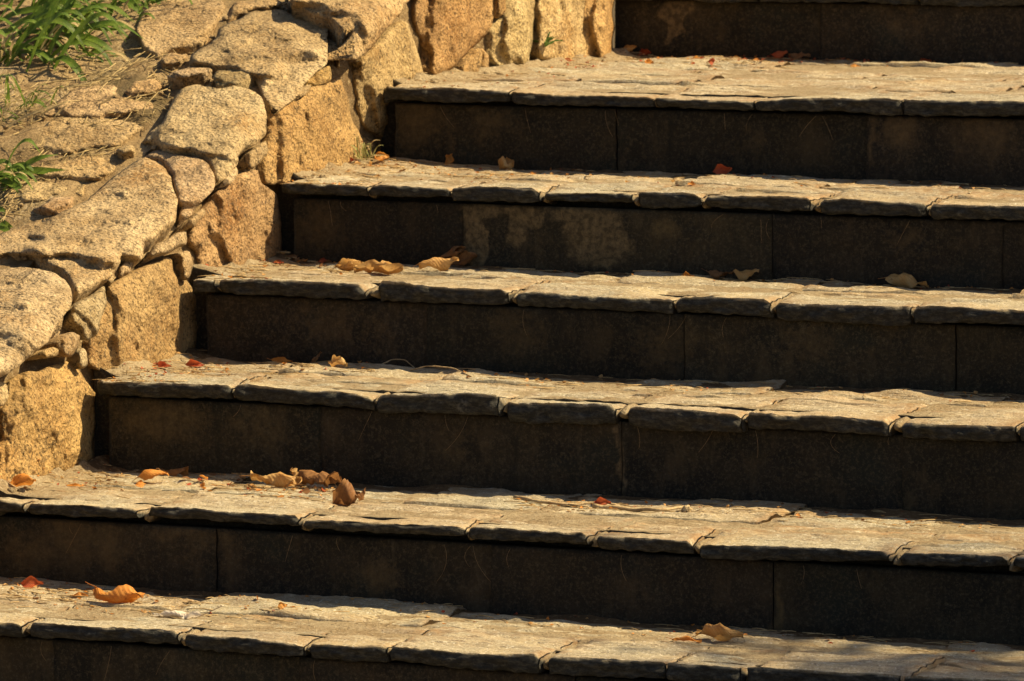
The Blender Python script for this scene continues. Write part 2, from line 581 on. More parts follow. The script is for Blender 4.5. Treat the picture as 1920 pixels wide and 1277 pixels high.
def ring_slab(name, k, xa, xb, d0, d1, front, zt, zb, parent, seed, nx, ny, nf, dzs=0., tint=1., step_y=0.):
    """one flagstone: cross section wrapped round, columns along x"""
    r = random.Random(seed)
    yk = SY[k]
    t = np.linspace(0, 1, nx)
    t = (t + .35 * (t - .5 - .5 * np.sin((t - .5) * math.pi)) * -1)
    t = (t - t[0]) / (t[-1] - t[0])
    rows = []
    stain = []
    tilt_x, tilt_y = r.uniform(-.003, .003), r.uniform(-.004, .004)
    ytop = np.linspace(d1, d0, ny)
    xm = (xa + xb) / 2

    def xrow(y):
        wa = .002 * vnoise(p3(y * 20, seed, 1), seed) + .001 * vnoise(p3(y * 80, seed, 4), seed)
        wb = .002 * vnoise(p3(y * 20, seed, 2), seed + 1) + .001 * vnoise(p3(y * 80, seed, 5), seed)
        return xa + wa + (xb + wb - xa - wa) * t

    offs = step_y + r.uniform(-.006, .006)

    def fronty(x):
        e = np.minimum(x - xa, xb - x)
        return offs + .005 * fbm(p3(x * 9, seed * .37), 3, seed) + .002 * vnoise(p3(x * 60, seed), seed) + .008 * np.exp(-np.maximum(e, 0) / .006)

    def topz(x, d):
        e = np.minimum(x - xa, xb - x)
        y = yk + d
        z = SZ[k] + dzs + tilt_x * (x - xm) / .15 + tilt_y * (d - d0) / .15
        und = .0045 * fbm(p3(x * 5, y * 7, k), 3, 11) + .0025 * fbm(p3(x * 16, y * 30, seed), 3, 13)
        tr = fbm(p3(x * 5.5, y * 24, seed * .7), 4, 21) * 2.6
        ter = np.floor(tr) + smooth(np.clip((tr - np.floor(tr) - .72) / .28, 0, 1))
        z = z + und + .0022 * ter + .0006 * vnoise(p3(x * 150, y * 150, 1), 3)
        if front:
            fz = zt(x)
            q = np.exp(-np.maximum(d - d0, 0) / .045)
            z = z * (1 - q) + (fz + .0009 * vnoise(p3(x * 120, seed), 31)) * q
        else:
            z = z - .0015 * np.exp(-np.maximum(d - d0, 0) / .004)
        z = z - .003 * np.exp(-np.maximum(e, 0) / .003) - .002 * np.exp(-np.maximum(d1 - d, 0) / .005)
        return z
    # back face, bottom to top
    x = xrow(d1)
    zbk = SZ[k] - .032
    rows.append(p3(x, yk + d1, zbk))
    stain.append(np.stack([0 * x, 0 * x], -1))
    for d in ytop:
        x = xrow(d)
        yy = d
        if front:
            fy = fronty(x)
            yy = d0 + (d - d0) * 1.0 + fy * np.exp(-(d - d0) / .05)
        rows.append(p3(x, yk + yy, topz(x, d)))
        e = np.minimum(x - xa, xb - x)
        back = np.clip((d - (d1 if not front else d1 + .06) + .13) / .13, 0, 1)
        s = np.clip(.16 + .8 * back + .9 * np.exp(-e / .02) + .45 * vnoise(p3(x * 4, d * 9, k), 71), 0, 1)
        stain.append(np.stack([0 * x, s * .85], -1))
    if front:
        x = xrow(d0)
        fy = fronty(x)
        z0 = topz(x, d0)
        z1 = zb(x) + .0018 * vnoise(p3(x * 70, seed), 33)
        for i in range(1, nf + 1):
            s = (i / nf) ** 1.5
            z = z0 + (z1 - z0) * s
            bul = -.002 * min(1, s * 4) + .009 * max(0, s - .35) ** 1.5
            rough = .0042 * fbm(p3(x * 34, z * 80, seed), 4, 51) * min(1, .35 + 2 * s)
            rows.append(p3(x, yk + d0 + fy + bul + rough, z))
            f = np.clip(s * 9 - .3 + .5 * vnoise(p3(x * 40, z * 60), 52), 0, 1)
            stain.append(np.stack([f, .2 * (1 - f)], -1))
        rows.append(p3(x, yk + d0 + .05 + 0 * x, np.minimum(z1 + .001, SZ[k] - .02)))
        stain.append(np.stack([1 + 0 * x, 0 * x], -1))
    else:
        x = xrow(d0)
        rows.append(p3(x, yk + d0, SZ[k] - .026))
        stain.append(np.stack([1 + 0 * x, 0 * x], -1))
    nr = len(rows)
    V = np.concatenate(rows)
    F = grid_faces(nr, nx, 0, True)
    F = [q[::-1] for q in F]
    F.append(tuple(i * nx for i in range(nr)))
    F.append(tuple(i * nx + nx - 1 for i in range(nr - 1, -1, -1)))
    S = np.concatenate(stain)
    crease = (ny * nx, ny * nx + nx) if front else None
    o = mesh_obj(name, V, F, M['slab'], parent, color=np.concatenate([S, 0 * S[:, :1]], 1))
    if crease:                                # the broken front edge is a crisp arris
        me = o.data
        ev = np.empty(len(me.edges) * 2, np.int32)
        me.edges.foreach_get('vertices', ev)
        ev = ev.reshape(-1, 2)
        sh = ((ev >= crease[0]) & (ev < crease[1])).all(1)
        at = me.attributes.new('sharp_edge', 'BOOLEAN', 'EDGE')
        at.data.foreach_set('value', sh)
    c = tint * r.uniform(.95, 1.06)
    wv = r.uniform(-.03, .03)
    o.color = (c * (1 + wv), c, c * (1 - wv), 1)
    return o


def joints_for(k, lo, hi, r):
    """(left, right, gap on the right) of every slab in the front row of step k"""
    js = []
    if k in JOINTS:
        js = [(px_to_x(k, px), gp / 1000) for px, gp in JOINTS[k]]
        js = [j for j in js if lo + .02 < j[0] < hi]
    x = js[-1][0] if js else lo
    while x < hi - .35:
        x += r.uniform(.2, .34)
        js.append((x, r.uniform(.004, .012)))
    if js and js[0][0] - lo > .45:
        pass
    out = []
    a = lo
    for x, gp in js:
        out.append((a, x - gp / 2))
        a = x + gp / 2
    out.append((a, hi))
    return out, [j[0] for j in js]


def build_step(k):
    r = random.Random(100 + k)
    yk, zk = SY[k], SZ[k]
    ynext = SY[k + 1] if k + 1 in SY else yk + .41
    vis = 0 <= k <= 5
    depth = ynext + OV + .012 - yk
    zlow = SZ[k - 1] if k - 1 in SZ else GROUND_Z
    zt, zb = nose_fn(k, TOP, 0), nose_fn(k, BOT, -.03)
    lo = .006 if k != 6 else -.045
    fr, js = joints_for(k, lo, XR, r)
    # --- earth and mortar bed with plugs in the joints: the step's own mesh
    b = Geo()
    nx = 240 if vis else 60
    xs = np.linspace(-.03 if k != 6 else -.06, XR, nx)
    yf = yk + OV + .045
    ds = np.concatenate([[yf, yf], np.linspace(yf, yk + depth + .03, 24 if k != 5 else 60)])
    rows = []
    for i, y in enumerate(ds):
        if i == 0:
            rows.append(p3(xs, yf, zlow - .03))
        else:
            z = zk - .0018 + .002 * fbm(p3(xs * 40, y * 40, k), 3, 61) - (.012 if i == 1 else 0)
            near_wall = np.exp(-np.maximum(xs - .0, 0) / .03)
            z = z + near_wall * (.016 + .008 * fbm(p3(xs * 30, y * 30, k), 3, 62)) * (y > yk + .06)
            # drifts of earth against the foot of the next riser
            bk = np.exp(-np.maximum(ynext + OV - y, 0) / .02)
            z = z + bk * (.004 + .005 * fbm(p3(xs * 7, y * 5, k), 4, 63))
            rows.append(p3(xs, y, z))
    b.add(np.concatenate(rows), [q[::-1] for q in grid_faces(len(rows), nx)])
    for q in range((nx - 1) * 2):
        if q < len(b.m):
            b.m[q] = 1
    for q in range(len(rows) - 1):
        if ds[q + 1] > ynext + OV - .035:  # back strip gets the dark litter colour to deepen the riser's shade
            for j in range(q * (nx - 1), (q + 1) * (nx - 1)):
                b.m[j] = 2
    if vis or k == 6:
        for j, x in enumerate(js):
            if x > 2.3:
                continue
            gw = dict((round(px_to_x(k, p_), 4), g_ / 2000) for p_, g_ in JOINTS.get(k, [])).get(round(x, 4), .004)
            b.add(*lump((x, yk + .060, zk - .016), (gw + .002, .052, .0125), j * 5 + k * 50, 10, 8, .12, 2.5))
        for q in range(26 if k != 5 else 60):      # crumbs in the corner by the wall
            d = r.uniform(.08, depth - .02)
            b.add(*lump((abs(r.gauss(0, .02)), yk + d, zk + r.uniform(0, .004)), np.array((1, 1, .7)) * r.uniform(.004, .011), q + k * 91))
    step = b.build('step', [M['bed'], M['riser'], M['shaded_litter_soil']], stairs, center=False)
    step.location = -np.array(stairs.location)
    # --- riser panels
    pj = [ony(px, np.interp(px, *np.array(TOP[k]).T) + 60 if k in TOP else 60, yk + OV)[0] for px in PANEL_J.get(k, [])]
    x = pj[-1] if pj else .25
    if not pj:
        pj = [.25]
    while x < XR - .5:
        x += r.uniform(.42, .52)
        pj.append(x)
    while pj[0] > .62:
        pj.insert(0, pj[0] - r.uniform(.42, .5))
    ed = [(.022 if k != 6 else -.045)] + pj + [XR]
    st = []
    for (cx, cy, rx, ry, s) in STAINS.get(k, []):
        P = ony(cx, cy, yk + OV)
        st.append((P[0], P[2], rx / 900, ry / 1000, s))
    jr = lambda q: (q * 7 + k * 3) % 3 == 0 or (k == 5 and q < len(ed) and abs(ed[q] - ony(1155, 260, yk + OV)[0]) < .02)
    for i in range(len(ed) - 1):
        ga, gb = (.0009 if 0 < i and jr(i) else .00025), (.0009 if jr(i + 1) else .00025)
        xa, xb = ed[i] + ga, ed[i + 1] - gb
        inview = vis and xa < 2.2 or k == 6 and xa < 2
        n = max(6, int((xb - xa) / (.007 if inview else .05)))
        m = 26 if inview else 5
        za, zc = zlow - .02, zk - .031
        xx = np.linspace(xa, xb, n)
        dy = r.uniform(-.003, .003)
        yaw = r.uniform(-.006, .006)
        rr, cc = [], []
        Z = np.linspace(zc, za, m)
        zero = 0 * xx
        for zz in (zc, ):
            rr.append(p3(xx, yk + OV + .035, zz))
            cc.append(np.stack([zero, zero], -1))
        for zz in Z:
            e = np.minimum(np.minimum(xx - xa, xb - xx), zc - zz)
            y = yk + OV + dy + yaw * (xx - xa) + .0022 * fbm(p3(xx * 14, zz * 14, k), 4, 81) + .0020 * np.exp(-np.maximum(e, 0) / .003) + .004 * np.clip(vnoise(p3(xx * 40, zz * 40, k), 83) - .1, 0, 1) * np.exp(-np.maximum(e, 0) / .008)
            rr.append(p3(xx, y, zz))
            s, s2 = zero.copy(), zero.copy()
            wx = xx + .012 * fbm(p3(xx * 30, zz * 30, k), 3, 91)
            wz = zz + .012 * fbm(p3(xx * 30, zz * 30, k + 9), 3, 92)
            for (sx, sz, a, bb, w_) in st:
                q = ((wx - sx) / a) ** 2 + ((wz - sz) / bb) ** 2
                if w_ > .89:
                    s = np.maximum(s, w_ * np.exp(-q * q * .45))
                else:
                    s2 = np.maximum(s2, w_ * np.exp(-q * .7))
            cc.append(np.stack([s, s2], -1))
        rr.append(p3(xx, yk + OV + .035, za))
        cc.append(np.stack([zero, zero], -1))
        V = np.concatenate(rr)
        F = [q[::-1] for q in grid_faces(len(rr), n, 0, True)]
        F.append(tuple(q * n for q in range(len(rr))))
        F.append(tuple(q * n + n - 1 for q in range(len(rr) - 1, -1, -1)))
        S = np.concatenate(cc)
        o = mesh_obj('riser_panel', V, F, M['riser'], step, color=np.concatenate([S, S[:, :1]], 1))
        c = r.uniform(.62, .92)
        o.color = (c * r.uniform(.97, 1.05), c, c * r.uniform(.92, 1.02), 1)
    # --- front row of slabs
    last = 0
    for i, (xa, xb) in enumerate(fr):
        inview = (vis or k == 6) and xa < 2.25
        d1 = min(depth, (.19 if k != 5 else .30) + r.uniform(-.05, .06))
        if not inview:
            ring_slab('slab', k, xa, xb, 0, d1, True, zt, zb, step, 1000 + k * 40 + i, 10, 8, 3)
        else:
            nx = max(14, int((xb - xa) / .0045))
            ring_slab('slab', k, xa, xb, 0, d1, True, zt, zb, step, 1000 + k * 40 + i, nx, max(12, int(d1 / .0042)), 9, r.uniform(-.001, .001))
        fr[i] = (xa, xb, d1)
    # --- rows behind it
    maxd = max(q[2] for q in fr)
    d0 = maxd + .006
    ri = 0
    # short pieces close the gap left behind shallower front slabs
    for i, (xa, xb, d1) in enumerate(fr):
        if maxd - d1 > .025:
            iv = (vis or k == 6) and xa < 2.25
            ring_slab('slab', k, xa + .002, xb - .002, d1 + .005, maxd, False, None, None, step, 3000 + k * 40 + i,
                      max(8, int((xb - xa) / (.006 if iv else .05))), 10 if iv else 3, 1, r.uniform(-.003, .002))
    while depth - d0 > .03:
        dd = depth if depth - d0 < .34 else d0 + r.uniform(.22, .3)
        x = lo + .004
        i = 0
        while x < XR - .02:
            wv = r.uniform(.22, .5)
            xb = min(XR, x + wv)
            if XR - xb < .15:
                xb = XR
            iv = (vis or k == 6) and x < 2.25
            ring_slab('slab', k, x, xb - r.uniform(.004, .008), d0, dd, False, None, None, step, 5000 + k * 90 + ri * 30 + i,
                      max(8, int((xb - x) / (.0055 if iv else .05))), max(10, int((dd - d0) / .005)) if iv else 4, 1, r.uniform(-.003, .003))
            x = xb
            i += 1
        d0 = dd + .007
        ri += 1
    return step


for k in range(-3, 8):
    build_step(k)

# ------------------------------------------------------------------ the wall beside the steps
WY = np.array([-3., -1.2, .49, .61, .75, 1.0, 1.21, 1.32, 1.55, 1.80, 1.92, 2.12, 2.5, 3.2, 4.5])
WZ = np.array([-.60, -.26, .375, .415, .470, .525, .590, .645, .755, .850, .900, .965, 1.10, 1.30, 1.62])
_yy = np.linspace(-3, 4.5, 600)
_zz = np.interp(_yy, WY, WZ)
_kern = np.hanning(31)
_zz = np.convolve(np.pad(_zz, 15, 'edge'), _kern / _kern.sum(), 'valid')
BR = .028


def ztop(x, y):
    return np.interp(y, _yy, _zz) + .06 * np.clip(-x, 0, 3) - .02


def sheet(P):
    x, y, z = P[..., 0], P[..., 1], P[..., 2]
    a = x + 0 * z
    b = (z - ztop(x, y)) * .93
    return np.log(np.exp(np.clip(a / BR, -60, 60)) + np.exp(np.clip(b / BR, -60, 60))) * BR


def sheet_normal(P):
    e = 1e-3
    n = np.stack([(sheet(P + np.array(d) * e) - sheet(P - np.array(d) * e)) for d in ((1, 0, 0), (0, 1, 0), (0, 0, 1))], -1)
    return n / np.linalg.norm(n, axis=-1, keepdims=True)


def to_sheet(x, y, level=0.):
    d = ray(np.asarray(x, float), np.asarray(y, float))
    lo = np.full(d.shape[:-1], 4.)
    hi = np.full(d.shape[:-1], 18.)
    ts = np.linspace(5, 18, 160)
    found = np.zeros(lo.shape, bool)
    prev = 5.
    for t in ts:
        s = sheet(CAM + d * t) - level
        new = (s <= 0) & ~found
        lo = np.where(new, prev, lo)
        hi = np.where(new, t, hi)
        found |= new
        prev = t
    for _ in range(24):
        m = (lo + hi) / 2
        s = sheet(CAM + d * m[..., None]) - level
        hi = np.where(s <= 0, m, hi)
        lo = np.where(s <= 0, lo, m)
    return CAM + d * hi[..., None]


wall = empty('stone_wall', (0, 0, GROUND_Z), 'rough tan granite rubble wall climbing along the left side of the steps', 'wall')
wall['kind'] = 'thing'


def poly_stone(pts, H, mat='granite', wdt=.03, sink=.03, seed=0, facet=.012, rough=1., tint=(1, 1, 1), step=4., parent=wall, name='stone', jit=3.2):
    """a stone whose visible outline on the wall is pts; H = how far it stands out of the wall's sheet"""
    r = random.Random(seed * 13 + 5)
    pts = np.array(pts, float)
    # resample the outline and roughen it
    nxt = np.roll(pts, -1, 0)
    B = []
    for a, b in zip(pts, nxt):
        L = np.hypot(*(b - a))
        n = max(1, int(L / 6))
        for i in range(n):
            B.append(a + (b - a) * i / n)
    B = np.array(B)
    # round the corners a little
    for _ in range(1):
        B = .25 * np.roll(B, 1, 0) + .5 * B + .25 * np.roll(B, -1, 0)
    cen = B.mean(0)
    nn = p3(B[:, 0] / 26, B[:, 1] / 26, seed)
    B = B + jit * np.stack([fbm(nn, 3, seed), fbm(nn + 50, 3, seed + 9)], 1)
    x0, y0 = B.min(0)
    x1, y1 = B.max(0)
    gx_ = np.arange(x0 + step, x1, step)
    gy_ = np.arange(y0 + step, y1, step)
    G = np.array([(a + r.uniform(-1, 1) * step * .3 + (step / 2 if j % 2 else 0), b + r.uniform(-1, 1) * step * .3) for j, b in enumerate(gy_) for a in gx_]).reshape(-1, 2)
    # distance to the outline, inside test
    Bn = np.roll(B, -1, 0)
    dist = np.full(len(G), 1e9)
    ins = np.zeros(len(G), bool)
    for a, b in zip(B, Bn):
        ab = b - a
        L2 = (ab ** 2).sum() + 1e-9
        t = np.clip(((G - a) @ ab) / L2, 0, 1)
        dist = np.minimum(dist, np.hypot(*(G - a - t[:, None] * ab).T))
        c = (a[1] > G[:, 1]) != (b[1] > G[:, 1])
        with np.errstate(divide='ignore', invalid='ignore'):
            xi = a[0] + (G[:, 1] - a[1]) / (b[1] - a[1]) * (b[0] - a[0])
        ins ^= c & (G[:, 0] < xi)
    keep = ins & (dist > step * .55)
    G, dist = G[keep], dist[keep]
    nb = len(B)
    P2 = np.concatenate([B, G])
    D = np.concatenate([np.zeros(nb), dist]) / 930.
    ve, ed, fc, ov, oe, of = delaunay_2d_cdt([Vector(q) for q in P2], [(i, (i + 1) % nb) for i in range(nb)], [], 1, 1e-4)
    ve = np.array([tuple(q) for q in ve])
    # the triangulation may merge points: carry D over
    D2 = np.array([D[o[0]] if len(o) else 0. for o in ov])
    isb = np.array([bool(len(o)) and min(o) < nb for o in ov])
    S = to_sheet(ve[:, 0], ve[:, 1], H)
    N = sheet_normal(S)
    # chiselled facets: lowest of a few tilted planes in the stone's own tangent frame
    c3 = S.mean(0)
    q = S - c3
    ext = np.abs(q).max() + 1e-6
    fac = np.full(len(S), 1e9)
    nrm = N.mean(0)
    nrm /= np.linalg.norm(nrm)
    for i in range(9):
        d = np.array([r.gauss(0, 1), r.gauss(0, 1), r.gauss(0, 1)])
        d -= nrm * (d @ nrm)
        d /= np.linalg.norm(d)
        off = r.uniform(.3, .9) * ext
        fac = np.minimum(fac, -np.maximum(q @ d + .25 * fbm(S * 14 + i, 2, seed + i) * ext * .4 - off, 0) * r.uniform(.3, .8))
    fac = np.maximum(fac, -1.3 * facet)
    pill = 1 - np.exp(-(D2 / (wdt * .15)) ** 1.0)
    seam = np.clip(.55 + .95 * fbm(S * 8, 2, 777), .06, 1.35)
    h = -sink * seam * (1 - pill) + fac
    h = h + rough * (.0055 * fbm(S * 8 + seed, 3, seed + 3) + .0036 * fbm(S * 28 + seed, 3, seed + 4) + .0018 * fbm(S * 80 + seed, 2, seed + 5)) * (.35 + .65 * pill)
    # angular ledges
    tr = fbm(S * np.array([9, 9, 14]) + seed * 1.7, 3, seed + 7) * 1.8
    h = h + rough * .0022 * (np.floor(tr) + smooth(np.clip((tr - np.floor(tr) - .75) / .25, 0, 1)))
    los = S - CAM
    los /= np.linalg.norm(los, axis=1)[:, None]
    V = S + los * (-h / np.maximum(-(los * N).sum(1), .33))[:, None]
    # sides and back, so that the stone is a closed body
    bi = np.where(isb)[0]
    # ordered boundary
    order = {}
    for o, lst in enumerate(ov):
        for s in lst:
            if s < nb:
                order[s] = o
    loop = []
    for i in range(nb):
        if i in order and (not loop or loop[-1] != order[i]):
            loop.append(order[i])
    if loop[0] == loop[-1]:
        loop.pop()
    thick = .05 + H + min(.05, .3 * ext)
    Nb = V[loop]
    c_in = V.mean(0)
    back = Nb - N[loop] * thick + (c_in - Nb) * .12
    nv = len(V)
    V = np.concatenate([V, back, [back.mean(0)]])
    F = [tuple(f) for f in fc]
    # keep orientation outward
    a, b, c = (S[i] for i in F[0])
    flip = np.dot(np.cross(b - a, c - a), N[F[0][0]]) < 0
    if flip:
        F = [f[::-1] for f in F]
    nl = len(loop)
    # side winding
    area = 0
    for i in range(nl):
        p, q2 = ve[loop[i]], ve[loop[(i + 1) % nl]]
        area += p[0] * q2[1] - p[1] * q2[0]
    for i in range(nl):
        j = (i + 1) % nl
        quad = (loop[i], loop[j], nv + j, nv + i)
        if area < 0:
            quad = quad[::-1]
        F.append(quad)
        tri = (nv + i, nv + j, nv + nl)
        F.append(tri[::-1] if area < 0 else tri)
    # which way is outward for the sides depends on the image's flipped y axis
    o = mesh_obj(name, V, F, M[mat], parent)
    k = r.uniform(.9, 1.1)
    o.color = (tint[0] * k, tint[1] * k * r.uniform(.97, 1.03), tint[2] * k * r.uniform(.93, 1.05), 1)
    return o


def c1(l):      # outlines were read off enlarged quarters of the photograph
    return [(x / 2.997, y / 2.997) for x, y in l]


def c2(l):
    return [(640 + x / 2.997, y / 2.997) for x, y in l]


def c4(l):
    return [(x / 2.997, 426 + y / 2.997) for x, y in l]


def c7(l):
    return [(x / 3, 852 + y / 3) for x, y in l]


